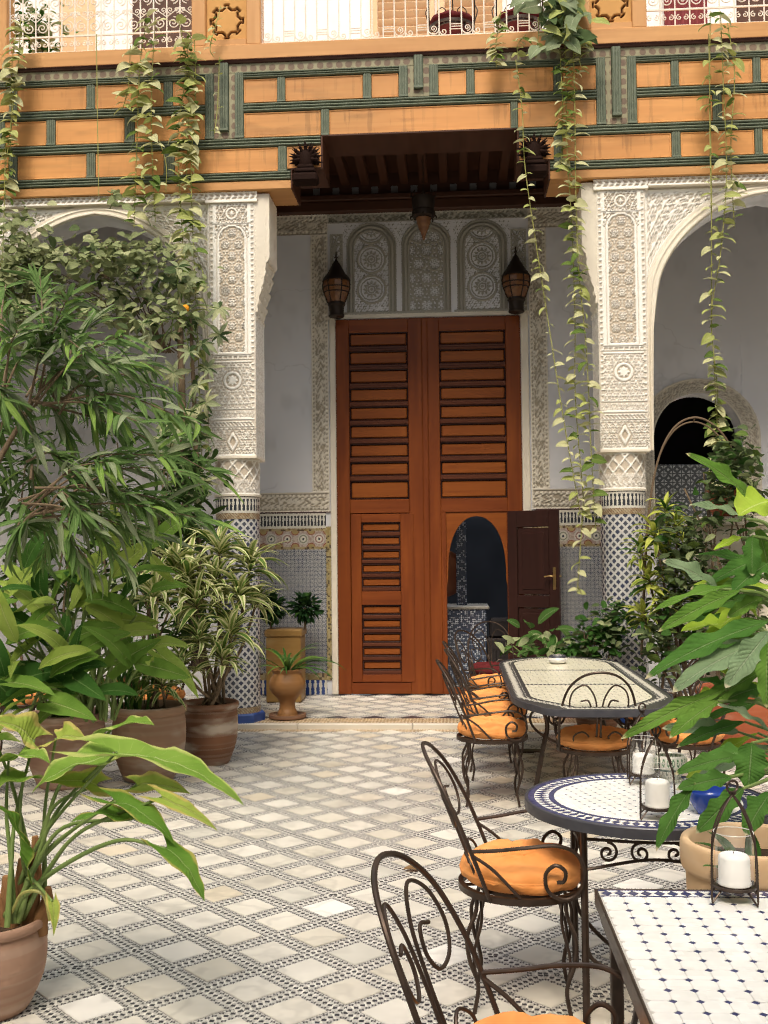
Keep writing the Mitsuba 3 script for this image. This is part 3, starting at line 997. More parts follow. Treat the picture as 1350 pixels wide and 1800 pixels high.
def win_fn(kind):
    def fn(s, t):
        x = s - .335
        ax = np.abs(x)
        top = .80
        rad = np.where(t < top, ax, np.hypot(x, t - top))
        h = np.where(rad < .30, 1, .25)
        for rr, hh in ((.285, .55), (.262, 1), (.235, .6), (.215, 1)):
            h = np.where(rad < rr, hh, h)
        ins = (rad < .198) & (t > .03)
        if kind == 1:
            g = .9 - .8 * rings_pattern(x, t - .42, .19)
        else:
            g = .15 + .5 * arabesque(x + .4, t, .07, 4)
            for cz in (.30, .66, 1.02):
                d = np.hypot(x, t - cz)
                th = np.arctan2(t - cz, x)
                ros = np.maximum.reduce([line(d - .165, .012), line(d - .128, .007) * .8, 1 - sstep(0, .005, d - (.085 + .02 * np.cos(12 * th))), ])
                ros = np.where(d < .06, .25 + .7 * line(d - .04, .006) + .7 * (d < .018), ros)
                g = np.where(d < .178, np.maximum(ros, (d < .178) * .1), g)
        h = np.where(ins, g, h)
        h = np.where((rad > .30) & (t > .80), .3 + .25 * arabesque(s, t, .05, 9), h)
        h = np.where(t < .03, 1, h)
        return h
    return fn


for k, cx in enumerate((-.945, -.312, .322)):
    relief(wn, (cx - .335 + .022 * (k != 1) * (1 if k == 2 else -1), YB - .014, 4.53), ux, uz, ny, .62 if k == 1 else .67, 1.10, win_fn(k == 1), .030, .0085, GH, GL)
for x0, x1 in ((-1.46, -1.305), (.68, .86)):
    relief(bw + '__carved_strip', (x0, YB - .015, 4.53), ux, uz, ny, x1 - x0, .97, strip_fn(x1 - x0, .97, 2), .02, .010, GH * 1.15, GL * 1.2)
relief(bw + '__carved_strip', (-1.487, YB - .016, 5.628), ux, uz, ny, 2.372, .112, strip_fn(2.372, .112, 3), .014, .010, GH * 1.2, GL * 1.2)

# ------------------------------------------------------------------ the tall double door
dr_ = thing('double_door', 'very tall reddish brown double door with rows of horizontal panels and a small wicket', 'door')
YD = YB - .005


def dbox(key, x0, x1, z0, z1, y0, y1, m, ch=.005):
    return put(dr_ + '__' + key, MB().box(x0, x1, y0, y1, z0, z1, ch), m)


LX = [(-1.396, -.352), (-.344, .771)]
XB = {0: (-1.243, -.545), 1: (-.178, .600)}
for L, (a, b) in enumerate(LX):
    p0, p1 = XB[L]
    dbox('stile', a, p0, .055, 4.466, YD - .04, YD + .04, 'door_wood_z')
    dbox('stile', p1, b, .055 if L == 0 else 2.168, 4.466, YD - .04, YD + .04, 'door_wood_z')
    dbox('top_rail', p0 + .001, p1 - .001, 4.305, 4.465, YD - .039, YD + .04, 'door_wood_x')
    dbox('lock_rail', p0 + .001, p1 - .001, 2.168, 2.33, YD - .039, YD + .04, 'door_wood_x')
    zs_ = np.linspace(2.33, 4.305, 10)
    for q in range(9):
        z0, z1 = zs_[q], zs_[q + 1]
        r = z0 + .056
        if q:
            m = MB().box(p0 + .001, p1 - .001, YD - .036, YD + .03, z0 + .001, r, .006)
            m.box(p0 + .02, p1 - .02, YD - .044, YD - .03, z0 + .004, z0 + .030, .008)
            put(dr_ + '__cross_rail', m, 'door_rail', 30)
        else:
            r = z0 + .002
        m = MB()
        fl = .011
        for A in ((p0 + .002, p1 - .002, r, r + fl), (p0 + .002, p1 - .002, z1 - fl, z1), (p0 + .002, p0 + .002 + fl, r + fl, z1 - fl), (p1 - .002 - fl, p1 - .002, r + fl, z1 - fl)):
            m.box(A[0], A[1], YD - .030, YD + .0, A[2], A[3], .008)
        put(dr_ + '__panel_moulding', m, 'dark_door', 30)
        m = MB().box(p0 + .019, p1 - .019, YD - .014, YD + .02, r + .016, z1 - .016, .010)
        put(dr_ + '__panel', m, 'door_panel', 30)
        put(dr_ + '__back_board', MB().box(p0, p1, YD + .03, YD + .045, .06 if L == 0 else 2.2, 4.45), 'dark_door')
# meeting stile
dbox('meeting_stile', -.385, -.310, .06, 4.462, YD - .066, YD - .038, 'door_wood_z', .012)
# lower left: fixed wicket leaf with louvre panels
w = dr_ + '__wicket_panel'
dbox('bottom_rail', -1.242, -.546, .058, .19, YD - .039, YD + .04, 'door_wood_x')
dbox('wicket_stile', -1.236, -1.115, .196, 2.160, YD - .048, YD + .03, 'door_wood_z')
dbox('wicket_stile', -.655, -.498, .196, 2.160, YD - .048, YD + .03, 'door_wood_z')
zs_ = np.linspace(.285, 2.06, 12)
dbox('wicket_rail', -1.114, -.656, .197, .285, YD - .047, YD + .03, 'door_wood_x')
dbox('wicket_rail', -1.114, -.656, 2.06, 2.159, YD - .047, YD + .03, 'door_wood_x')
for q in range(11):
    z0, z1 = zs_[q], zs_[q + 1]
    if q == 5:
        dbox('wicket_rail', -1.114, -.656, z0 + .001, z1 - .001, YD - .045, YD + .03, 'door_wood_x')
        continue
    r = z0 + .045
    m = MB().box(-1.113, -.657, YD - .040, YD + .02, z0 + .001, r, .008)
    put(dr_ + '__wicket_cross_rail', m, 'door_rail', 30)
    m = MB()
    for A in ((-1.112, -.658, r, r + .014), (-1.112, -.658, z1 - .014, z1), (-1.112, -1.096, r + .014, z1 - .014), (-.674, -.658, r + .014, z1 - .014)):
        m.box(A[0], A[1], YD - .030, YD, A[2], A[3], .005)
    put(dr_ + '__wicket_moulding', m, 'dark_door', 30)
    m = MB().box(-1.098, -.672, YD - .015, YD + .01, r + .018, z1 - .018, .010)
    put(dr_ + '__wicket_slat', m, 'door_panel', 30)
# lower right: opening with an arched head
dbox('stile', -.178 + .001, -.118, .055, 2.167, YD - .04, YD + .04, 'door_wood_z')
dbox('stile', .586, .771, .055, 2.167, YD - .04, YD + .04, 'door_wood_z')
dbox('threshold', -.117, .585, .055, .13, YD - .04, YD + .04, 'door_wood_x')
cxw = .234
xx = np.concatenate([[-.117], cxw + .338 * np.cos(np.linspace(PI, 0, 41)), [.585]])
zz = np.concatenate([[1.30], 1.38 + .74 * np.sin(np.linspace(0, PI, 41)) ** .75, [1.30]])
m = MB()
V = [np.c_[xx, np.full(43, y), zz] for y in (YD - .022, YD + .03)] + [np.c_[np.clip(xx, -.117, .585), np.full(43, y), np.full(43, 2.166)] for y in (YD - .022, YD + .03)]
m.add(np.vstack([V[2], V[0]]), grid_faces(2, 43)).add(np.vstack([V[0], V[1]]), grid_faces(2, 43)).add(np.vstack([V[1], V[3]]), grid_faces(2, 43))
k_ = put(dr_ + '__arched_head', m, 'door_panel')
tag(k_, 'red painted arched head board of the open wicket')
# the open wicket leaf
ang = math.radians(-33)
M = basis((math.cos(ang), math.sin(ang), 0), (-math.sin(ang), math.cos(ang), 0), (0, 0, 1), (.600, YD - .05, 0))
lf = dr_ + '__wicket_leaf'
m = MB()
for A in ((0, .12, .14, 2.17), (.535, .655, .14, 2.17), (.121, .534, .14, .34), (.121, .534, 1.98, 2.17), (.121, .534, 1.06, 1.20)):
    m.box(A[0], A[1], -.022, .022, A[2], A[3], .005)
for A in ((.13, .525, .35, 1.05), (.13, .525, 1.21, 1.97)):
    m.box(A[0], A[1], -.010, .010, A[2], A[3], .004)
    m.box(A[0] + .05, A[1] - .05, -.018, .018, A[2] + .05, A[3] - .05, .012)
V, F = m.mesh()
put(lf, (V @ M[:3, :3].T + M[:3, 3], F), 'dark_door', 30)
tag(lf, 'dark brown wicket leaf standing open')
m = MB().box(.585, .622, -.030, -.022, 1.27, 1.52, .003).tube([[.603, -.028, 1.42], [.603, -.07, 1.42]], .008).tube(smooth_path([[.603, -.068, 1.42], [.56, -.075, 1.425], [.50, -.07, 1.415]], 5), .009)
V, F = m.mesh()
put(lf + '__handle', (V @ M[:3, :3].T + M[:3, 3], F), 'brass', 35)
m = MB().tube([[.603, .028, 1.42], [.603, .07, 1.42]], .008).tube([[.603, .068, 1.42], [.54, .072, 1.42]], .009).tube([[.655, 0, 1.42], [.675, 0, 1.42]], .010)
V, F = m.mesh()
put(lf + '__latch', (V @ M[:3, :3].T + M[:3, 3], F), 'brass', 35)

# ------------------------------------------------------------------ what is seen through the wicket and the side doorway
vs = thing('inner_hall_wall', 'dim walls of the hall seen through the open wicket', 'wall')


def painted_glint_tile(p, n, uv):  # pale random cells put the glints of light into the tile colour
    a = .024
    X, Z = (p.x + p.y) / a, p.z / a
    q = cell_rand(dr.floor(X), dr.floor(Z), 2)
    d = dr.abs(X - dr.floor(X) - .5) + dr.abs(Z - dr.floor(Z) - .5)
    return mix((.06, .08, .13), (.72, .76, .82), smoothstep(.45, .85, q) * (1 - smoothstep(.45, .6, d)))


mat('painted_glint_tile', painted_glint_tile, .12, .6)
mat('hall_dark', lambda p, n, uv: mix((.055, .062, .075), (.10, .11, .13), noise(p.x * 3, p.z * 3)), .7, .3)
m = MB()
m.box(-1.0, 1.6, 15.6, 15.7, 0, 3.4).box(-1.05, -1.0, 12.76, 15.7, 0, 3.4).box(1.6, 1.65, 12.76, 15.7, 0, 3.4).box(-1.0, 1.6, 12.76, 13.1, 2.6, 2.65)  # ceiling mostly left out, an invented opening that lets sky light in
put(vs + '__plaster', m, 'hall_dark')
fo = thing('tiled_fountain', 'blue white tiled block with glints painted into its colour and carved pier seen through the open wicket', 'fountain')
put(fo + '__basin', MB().box(-.16, .36, 13.45, 14.1, .05, .98, .01), 'painted_glint_tile')
put(fo + '__rim', MB().box(-.2, .40, 13.42, 14.14, .981, 1.02, .01), 'stone')
put(fo + '__pier', MB().box(-.01, .125, 13.7, 13.82, 1.021, 2.45, .005), 'painted_glint_tile')
tr = thing('copper_tray', 'round copper tray on the hall wall behind the wicket', 'tray')
m = MB().lathe([(0, .0), (.24, .004), (.30, .03), (.315, .035), (.315, .045), (.29, .04), (.24, .015), (0, .012)], (0, 0, 0), 40)
V, F = m.mesh()
Rm = np.array([[1, 0, 0], [0, 0, -1], [0, 1, 0]])
mat('copper', (.62, .30, .18), .28, .5, 1.0)
put(tr, (V @ Rm.T + [-.19, 14.15, 1.42], F), 'copper', 35)
ch_ = thing('hall_cabinet', 'black cabinet silhouette in the hall beyond the wicket', 'cabinet')
m = MB().box(.37, .95, 13.3, 13.8, .05, .62, .02).box(.40, .90, 13.4, 13.75, .62, .86, .03).tube([[.46, 13.3, .2], [.46, 13.3, .5]], .02)
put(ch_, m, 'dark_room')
sr = thing('side_room_wall', 'dark room beyond the round headed doorway right of the pillar', 'wall')
m = MB().box(2.1, 4.2, 14.4, 14.5, 0, 4).box(2.05, 2.1, 12.76, 14.5, 0, 4).box(4.2, 4.25, 12.76, 14.5, 0, 4).box(2.05, 4.25, 12.76, 14.5, 4, 4.1)
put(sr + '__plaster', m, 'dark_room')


def side_tile(p, n, uv):
    a = .105
    X, Z = p.x / a, p.z / a
    fx, fz = X - dr.floor(X) - .5, Z - dr.floor(Z) - .5
    s = smoothstep(.16, .22, dr.abs(dr.abs(fx) + dr.abs(fz) - .36))
    return mix((.10, .11, .12), (.50, .52, .53), s * smoothstep(.0, .04, .46 - dr.maximum(dr.abs(fx), dr.abs(fz))))


mat('side_tile', side_tile, .3, .5)
put(sr + '__tiled_screen', MB().box(2.12, 4.18, 13.05, 13.10, 0, 2.74, .01), 'side_tile')

# ------------------------------------------------------------------ lanterns
mat('lantern_metal', (.035, .024, .018), .5, .5, .6)
mat('lantern_glass', lambda p, n, uv: mix((.10, .03, .012), (.22, .10, .035), fbm(p.x * 25, p.y * 25, p.z * 25, 2)), .3, .5)
for k, cx in enumerate((-1.365, .725)):
    ln_ = thing('wall_lantern', 'dark metal wall lantern with amber glass at the %s top corner of the tall door' % ('left', 'right')[k], 'lantern', 'lanterns by the tall door')
    c = (cx, 12.24, 0)
    n6 = 12
    put(ln_ + '__cap', MB().lathe([(0, 5.235), (.008, 5.23), (.010, 5.18), (.022, 5.165), (.008, 5.15), (.012, 5.135), (.030, 5.11), (.065, 5.05), (.11, 4.97), (.152, 4.915), (.166, 4.895), (.166, 4.88), (0, 4.88)], c, n6), 'lantern_metal', 35)
    put(ln_ + '__glass', MB().lathe([(.150, 4.88), (.158, 4.84), (.150, 4.77), (.125, 4.70), (.10, 4.645), (.09, 4.62)], c, n6), 'lantern_glass', 25)
    m = MB().lathe([(0, 4.632), (.100, 4.632), (.104, 4.60), (.088, 4.585), (.083, 4.50), (.094, 4.478), (.088, 4.462), (0, 4.462)], c, n6)
    for q in range(6):
        a = q * PI / 3
        m.tube([[c[0] + r * math.cos(a), c[1] + r * math.sin(a), z] for r, z in ((.152, 4.885), (.162, 4.84), (.153, 4.77), (.128, 4.70), (.102, 4.63))], .0065, 6)
    for z, r in ((4.80, .160), (4.745, .147)):
        aa = np.linspace(0, 2 * PI, 24, endpoint=False)
        m.tube(np.c_[c[0] + r * np.cos(aa), c[1] + r * np.sin(aa), np.full(24, z)], .006, 6, True)
    put(ln_ + '__cage', m, 'lantern_metal', 35)
    put(ln_ + '__bracket', MB().tube(smooth_path([[cx, 12.44, 4.56], [cx, 12.36, 4.50], [cx, 12.28, 4.47], [cx, 12.24, 4.47]], 6), .012).box(cx - .03, cx + .03, 12.40, 12.442, 4.48, 4.66, .005), 'lantern_metal', 35)
hl = thing('hanging_lantern', 'dark pierced lantern hanging on a chain over the tall door', 'lantern')
c = (-.312, 11.4, 0)
put(hl + '__body', MB().lathe([(0, 5.63), (.02, 5.62), (.03, 5.60), (.09, 5.575), (.125, 5.56), (.128, 5.50), (.112, 5.42), (.125, 5.405), (.128, 5.35), (.10, 5.335), (0, 5.335)], c, 14), 'lantern_metal', 30)
put(hl + '__drop', MB().lathe([(0, 5.335), (.085, 5.33), (.075, 5.28), (.055, 5.22), (.035, 5.17), (.018, 5.13), (.022, 5.115), (.008, 5.095), (0, 5.085)], c, 14), 'lantern_glass', 30)
m = MB()
for q in range(8):
    a = q * PI / 4
    m.tube([[c[0] + r * math.cos(a), c[1] + r * math.sin(a), z] for r, z in ((.130, 5.56), (.135, 5.59), (.125, 5.62))], [.012, .010, .003], 6)
    m.tube([[c[0] + r * math.cos(a), c[1] + r * math.sin(a), z] for r, z in ((.131, 5.36), (.14, 5.335), (.135, 5.31))], [.010, .008, .003], 6)
put(hl + '__fringe', m, 'lantern_metal', 35)
tag(hl + '__fringe', kind='stuff')
m = MB()
for q in range(11):
    z = 5.64 + q * .036
    aa = np.linspace(0, 2 * PI, 10, endpoint=False)
    e = np.array([1, 0, 0]) if q % 2 else np.array([0, 1, 0])
    m.tube(np.array([c[0], c[1], z]) + np.outer(np.cos(aa) * .010, e) + np.outer(np.sin(aa) * .021, [0, 0, 1]), .0035, 5, True)
put(hl + '__chain', m, 'lantern_metal', 35)
# ------------------------------------------------------------------ upper gallery
ug = thing('upper_gallery_wall', 'sunlit white wall of the upper gallery behind the railings', 'wall')
m = MB().box(-6, 5.6, YB, YB + .3, 6.761, 9.9).box(-6.3, -6, 10.3, 12.75, -.2, 9.9).box(5.6, 5.9, 10.3, 12.75, -.2, 9.9)
put(ug + '__plaster', m, 'upper_wall')
ud = thing('upper_shutter', 'honey wooden louvred shutters on the upper gallery wall', 'shutter')
for k in range(2):
    xa = -.95 + k * .80
    m = MB()
    for A in ((xa, xa + .09, 6.8, 9.0), (xa + .68, xa + .77, 6.8, 9.0), (xa + .09, xa + .68, 6.8, 7.0), (xa + .09, xa + .68, 8.9, 9.0)):
        m.box(A[0], A[1], YB - .05, YB - .001, A[2], A[3], .006)
    put(ud + '__leaf', m, 'shutter_wood')
    for q in range(19):
        z = 7.03 + q * .1
        M = np.eye(4)
        M[:3, :3] = np.array([[1, 0, 0], [0, .8, -.6], [0, .6, .8]])
        M[:3, 3] = (xa + .385, YB - .028, z)
        put(ud + '__slat', MB().obox((.58, .012, .085), M, .003), 'shutter_wood')
mat('curtain', (.20, .045, .05), .9, .2)
ud = thing('upper_door', 'beige wooden door in the upper left gallery', 'door')
put(ud + '__panel', MB().box(-4.75, -4.30, YB - .04, YB - .001, 6.8, 9.0, .01), 'shutter_wood')
put(ud + '__frame', MB().box(-4.85, -4.752, YB - .06, YB - .001, 6.8, 9.1, .01).box(-4.298, -4.20, YB - .06, YB - .001, 6.8, 9.1, .01), 'upper_wall')
ud = thing('upper_door', 'dark open doorway panel behind the curly railing at the upper left', 'door')
put(ud + '__panel', MB().box(-3.85, -3.05, YB - .03, YB - .001, 6.8, 9.2, .01), 'dark_wood')
ud = thing('drape', 'dark red curtain behind the railing at the upper right', 'curtain')
x = np.linspace(0, 1, 60)
V = np.stack([np.stack([2.5 + .5 * x, YB - .08 + .02 * np.sin(x * 40), np.full(60, z)], 1) for z in (6.8, 9.0)], 1)
put(ud, (V.reshape(-1, 3), grid_faces(60, 2)), 'curtain', True)
ud = thing('upper_door', 'dark window panel at the far upper right behind the railing', 'door')
put(ud + '__panel', MB().box(3.35, 3.9, YB - .03, YB - .001, 6.8, 9.2, .01), 'dark_wood')

# carved posts between the railings
YR = YP + .03


def star_panel(s, t):
    x, z = s - .20, np.mod(t, .40) - .20
    h = np.ones_like(s)
    for a in range(4):
        c, q = math.cos(a * PI / 4), math.sin(a * PI / 4)
        u, v = c * x + q * z, -q * x + c * z
        h = np.minimum(h, 1 - line(np.abs(u) - .112, .007, .005) * (np.abs(np.abs(v) - .070) < .026))
        h = np.minimum(h, 1 - line(np.abs(u) - .165, .007, .005) * (np.abs(v) < .03))
    return h


for x0, x1, side in ((-2.572, -1.880, 'left'), (1.225, 1.905, 'right'), (-5.25, -4.470, 'far left')):
    up = thing('gallery_post', f'honey wooden post with a carved star panel, {side} on the upper gallery', 'post')
    for a in (x0, x1 - .14):
        put(up + '__jamb', MB().box(a, a + .14, YR - .05, YR + .16, 6.766, 9.9, .008), 'honey_post')
    w = x1 - x0 - .284
    relief(up + '__carved_panel', (x0 + .142, YR - .005, 6.83), ux, uz, ny, w, 1.6, lambda s, t: star_panel(s + .2 - w / 2, t), .03, .009, np.array([.55, .30, .11]), np.array([.12, .05, .02]))
    put(up + '__bottom_rail', MB().box(x0 + .141, x1 - .141, YR - .045, YR + .1, 6.766, 6.83, .005), 'honey_wood')
    put(up + '__backing', MB().box(x0 + .141, x1 - .141, YR + .032, YR + .05, 6.831, 9.9), 'honey_post')


def railing(x0, x1, kind, label):
    rl = thing('railing', label, 'railing')
    y = YR + .03
    for z in ((6.80, 6.965, 7.72) if kind != 'c' else (6.805, 7.72)):
        put(rl + '__rail', MB().box(x0, x1, y - .008, y + .008, z - .008, z + .008), 'pale_iron')
    n = round((x1 - x0) / (.139 if kind != 'c' else .112))
    st = (x1 - x0) / n
    for k in range(n + 1):
        x = x0 + k * st
        put(rl + '__bar', MB().tube([[x, y, 6.79], [x, y, 7.72]], .0075, 6), 'pale_iron', 40)
    U, W = np.array([1, 0, 0]), np.array([0, 0, 1])
    for k in range(n):
        xc = x0 + (k + .5) * st
        m = MB()
        if kind == 'c':
            if k % 3 == 0:
                aa = np.linspace(PI, 2 * PI, 14)
                m.tube(np.c_[xc + .052 * np.cos(aa), np.full(14, y), 6.875 + .052 * np.sin(aa)], .006, 6)
                m.tube(spiral((xc, y, 6.88), .034, 1.5, -PI / 2, U, W, 26), .005, 6)
            elif k % 3 == 1:
                m.tube(spiral((xc - .012, y, 6.848), .036, 1.3, PI, U, W, 24), .006, 6)
            else:
                for z in (6.87, 6.895, 6.92):
                    m.tube([[xc - .05, y, z], [xc + .05, y, z]], .005, 6)
        else:
            m.tube(spiral((xc, y, 7.06), .062, 1.7, PI / 2, U, W, 34, sense=1 if k % 2 else -1), .0058, 6)
            for s in (-1, 1):
                m.tube(spiral((xc + s * .033, y, 7.19), .032, 1.3, -PI / 2, U, W, 22, sense=s), .0052, 6)
                m.tube(spiral((xc + s * .031, y, 6.885), .030, 1.2, PI / 2, U, W, 22, sense=-s), .0052, 6)
            m.tube(spiral((xc, y, 7.31), .055, 1.6, -PI / 2, U, W, 30, sense=-1 if k % 2 else 1), .0058, 6)
            if kind == 'l':
                m.tube([[xc - st / 2, y, 7.12 + .10 * (k % 2)], [xc + st / 2, y, 7.22 - .10 * (k % 2)]], .005, 6)
        tag(put(rl + '__scroll', m, 'pale_iron', 40), kind='stuff')


railing(-4.468, -2.574, 'l', 'cream wrought iron railing with curls at the upper left of the gallery')
railing(-1.878, 1.223, 'c', 'plain cream iron railing with upright bars in the middle of the upper gallery')
railing(1.907, 4.6, 'r', 'cream wrought iron railing with round scrolls at the upper right of the gallery')

# ------------------------------------------------------------------ the other sides of the courtyard
for lab, A in (('plain left wall of the courtyard outside the frame', (-6.5, -6.2, -6.5, 10.27)), ('plain right wall of the courtyard outside the frame', (5.8, 6.1, -6.5, 10.27)), ('plain rear wall of the courtyard behind the camera', (-6.2, 5.8, -6.5, -6.2))):
    cw = thing('courtyard_wall', lab, 'wall')
    put(cw + '__plaster', MB().box(*A, -.2, 10.5), 'yard_wall')

# ------------------------------------------------------------------ iron chairs
def cushion_fn(p, n, uv):
    a = fbm(p.x * 12, p.y * 12, p.z * 12, 3)
    return mix((.72, .25, .055), (.84, .39, .14), a)


mat('cushion', cushion_fn, .75, .25, sheen=.6, bump=lambda p, n, uv: fbm(p.x * 30, p.y * 30, p.z * 30, 3), bscale=.006)
mat('red_cushion', (.10, .012, .014), .85, .25)
DX, DY, DZ = np.eye(3)


def chair_meshes():
    R = .235
    out = []
    aa = np.linspace(0, 2 * PI, 40, endpoint=False)
    m = MB()
    m.lathe([(R - .012, .428), (R + .008, .428), (R + .008, .452), (R - .012, .452), (R - .012, .428)], (0, 0, 0), 40)
    m.lathe([(R - .075, .434), (R - .06, .434), (R - .06, .446), (R - .075, .446), (R - .075, .434)], (0, 0, 0), 32)
    for k in range(10):
        a = k * PI / 5 + .2
        m.tube([[.165 * math.cos(a), .165 * math.sin(a), .44], [.228 * math.cos(a), .228 * math.sin(a), .44]], .006, 6)
    out.append(('seat_frame', m, 'iron'))
    # cushion
    pr = [(0, .452), (.12, .452), (.19, .455), (.222, .472), (.234, .492), (.237, .502), (.234, .510), (.231, .522), (.214, .538), (.17, .550), (.10, .556), (0, .557)]
    pr = smooth_path(np.array(pr), 3)
    v, f = lathe(pr, (0, 0, 0), 56)
    d = meshkit.fbm(v * 9, 3) - .5
    v[:, 2] += (.040 * d + .006 * np.sin(np.arctan2(v[:, 1], v[:, 0]) * 9 + 14 * d)) * (v[:, 2] > .47) * (v[:, 2] < .62)
    v[:, :2] *= (1 + .03 * (meshkit.fbm(v * 6 + 3, 2) - .5))[:, None]
    m = MB().add(v, f)
    out.append(('cushion', m, 'cushion'))
    m = MB().tube(np.c_[.2335 * np.cos(aa), .2335 * np.sin(aa), np.full(40, .502)], .0045, 6, True)
    out.append(('cushion__piping', m, 'cushion'))
    # back: plane leaning backwards
    lean = unit([-.40, 0, 1.0])
    o = np.array([-.20, 0, .44])

    def bp(a, h):
        bow = -.055 * (1 - (a / .24) ** 2)
        return o + np.array([bow + .09, 0, 0]) * (1 if h < 10 else 0) + lean * h + DY * a

    hoop = [(-.232, 0), (-.238, .13), (-.230, .29), (-.19, .44), (-.11, .53), (0, .56)]
    pts = hoop + [(-a, h) for a, h in hoop[-2::-1]]
    m = MB().tube(smooth_path([bp(a, h) for a, h in pts], 6), .0078, 8)
    out.append(('back_hoop', m, 'iron'))
    for s in (-1, 1):
        pts = [(s * .012, .10), (s * .012, .24), (s * .028, .38), (s * .085, .47), (s * .155, .435), (s * .18, .35), (s * .155, .275), (s * .09, .25), (s * .052, .30), (s * .07, .365), (s * .115, .36)]
        out.append(('back_scroll', MB().tube(smooth_path([bp(a, h) for a, h in pts], 6), .0054, 7), 'iron'))
        pts = [(s * .012, .20), (s * .02, .09), (s * .07, .03), (s * .135, .05), (s * .15, .11), (s * .10, .145), (s * .06, .11), (s * .085, .08)]
        out.append(('back_scroll', MB().tube(smooth_path([bp(a, h) for a, h in pts], 6), .0050, 7), 'iron'))
        # arm
        A0_ = bp(s * .236, .19)
        arm = [A0_, A0_ + [.10, s * .02, .012], [.02, s * .272, .645], [.13, s * .265, .652], [.20, s * .245, .615], [.222, s * .232, .54], [.20, s * .222, .475], [.15, s * .225, .452], [.095, s * .23, .48], [.085, s * .232, .54], [.12, s * .235, .575], [.155, s * .235, .555], [.15, s * .235, .52], [.125, s * .235, .515]]
        out.append(('arm', MB().tube(smooth_path(arm, 6), .0070, 8), 'iron'))
        out.append(('arm_brace', MB().tube(smooth_path([A0_ + [0, 0, -.01], [-.10, s * .235, .55], [.0, s * .235, .448]], 6), .0062, 7), 'iron'))
    for a in (-2.45, -.75, .75, 2.45):
        e = np.array([math.cos(a), math.sin(a), 0])
        pts = [e * .215 + DZ * .432, e * .222 + DZ * .37, e * .262 + DZ * .29, e * .252 + DZ * .20, e * .215 + DZ * .10, e * .235 + DZ * .0]
        out.append(('leg', MB().tube(smooth_path(pts, 6), .0078, 8), 'iron'))
        pts = [e * .20 + DZ * .43, e * .196 + DZ * .33, e * .232 + DZ * .22, e * .222 + DZ * .12]
        out.append(('leg_brace', MB().tube(smooth_path(pts, 5), .006, 7), 'iron'))
    return out


CH = [(n_, mikit.ply(m.mesh(), b, 40), b) for n_, m, b in chair_meshes()]


def chair(x, y, rz, label, z=0.0, group='iron chairs with round orange cushions', cush=None):
    k = thing('iron_chair', label, 'chair', group)
    M = xf((x, y, z), rz)
    for n_, d, b in CH:
        again(f'{k}__{n_}', d, cush if cush and b == 'cushion' else None, M)
    return k


chair(.232, 4.12, -.06, 'iron chair with orange cushion drawn up to the round table')
chair(.165, 2.515, -.26, 'nearest iron chair cut by the bottom edge before the rectangular mosaic table')
chair(.225, 7.33, .0, 'nearest iron chair on the left side of the long table, fully clear orange cushion')
chair(.27, 8.15, .04, 'second iron chair along the left side of the long table')
chair(.25, 8.82, -.03, 'third iron chair along the left side of the long table')
chair(.33, 9.9, -.6, 'small far iron chair at the back left end of the long table')
chair(.865, 6.93, PI / 2, 'iron chair at the near end of the long table, its scrolled back to us')
chair(1.47, 7.95, PI + .1, 'iron chair on the right side of the long table, farther one under the leaves')
chair(1.50, 7.15, PI - .1, 'iron chair on the right side of the long table, nearer one under the leaves')
chair(.36, 11.0, -PI / 2 + .1, 'iron chair standing alone before the open wicket, round scrolled back', cush='red_cushion')
chair(-3.15, 9.6, .3, 'iron chair behind the left row of clay pots, orange cushion glimpsed between plants')
for k, xc in enumerate((.02, .72)):
    chair(xc, 11.0, PI / 2, 'iron chair with dark red cushion behind the upper railing, ' + ('left one', 'right one')[k], 6.76, 'chairs on the upper gallery', 'red_cushion')

# ------------------------------------------------------------------ mosaic tables
mat('white_tile', lambda p, n, uv: mix((.72, .715, .69), (.80, .795, .775), cell_rand(dr.floor(p.x / .0575 + .5 * dr.sin(dr.floor(p.y * 40))), dr.floor(p.y / .0575), 3)) * (.94 + .1 * fbm(p.x * 40, p.y * 40, 0, 2)), .2, .5,
    bump=lambda p, n, uv: fbm(p.x * 30, p.y * 30, 0, 2), bscale=.0012)
mat('navy_tile', lambda p, n, uv: mix((.018, .022, .085), (.05, .055, .15), noise(p.x * 90, p.y * 90)), .2, .5)
mat('grout', (.46, .44, .40), .9, .2)
mat('dark_band', lambda p, n, uv: mix((.042, .044, .058), (.085, .085, .10), fbm(p.x * 20, p.y * 20, p.z * 20, 2)), .4, .5, .3)


def prism(poly, z0, z1, ch=0.0):
    """A convex polygon (n x 2, anticlockwise) as a slab with a bevelled top edge."""
    p = np.asarray(poly, float)
    n = len(p)
    c = p.mean(0)
    q = c + (p - c) * (1 - ch / np.maximum(np.linalg.norm(p - c, axis=1, keepdims=True), 1e-9))
    V = np.vstack([np.c_[p, np.full(n, z0)], np.c_[p, np.full(n, z1 - ch * .6)], np.c_[q, np.full(n, z1)], [[c[0], c[1], z0]], [[c[0], c[1], z1]]])
    j = np.arange(n)
    k = (j + 1) % n
    f = [np.stack([j, k, n + k], 1), np.stack([j, n + k, n + j], 1), np.stack([n + j, n + k, 2 * n + k], 1), np.stack([n + j, 2 * n + k, 2 * n + j], 1), np.stack([j * 0 + 3 * n + 1, 2 * n + j, 2 * n + k], 1), np.stack([j * 0 + 3 * n, k, j], 1)]
    return V, np.vstack(f)


def octo(s, c):
    return np.array([(s, -s + c), (s, s - c), (s - c, s), (-s + c, s), (-s, s - c), (-s, -s + c), (-s + c, -s), (s - c, -s)])


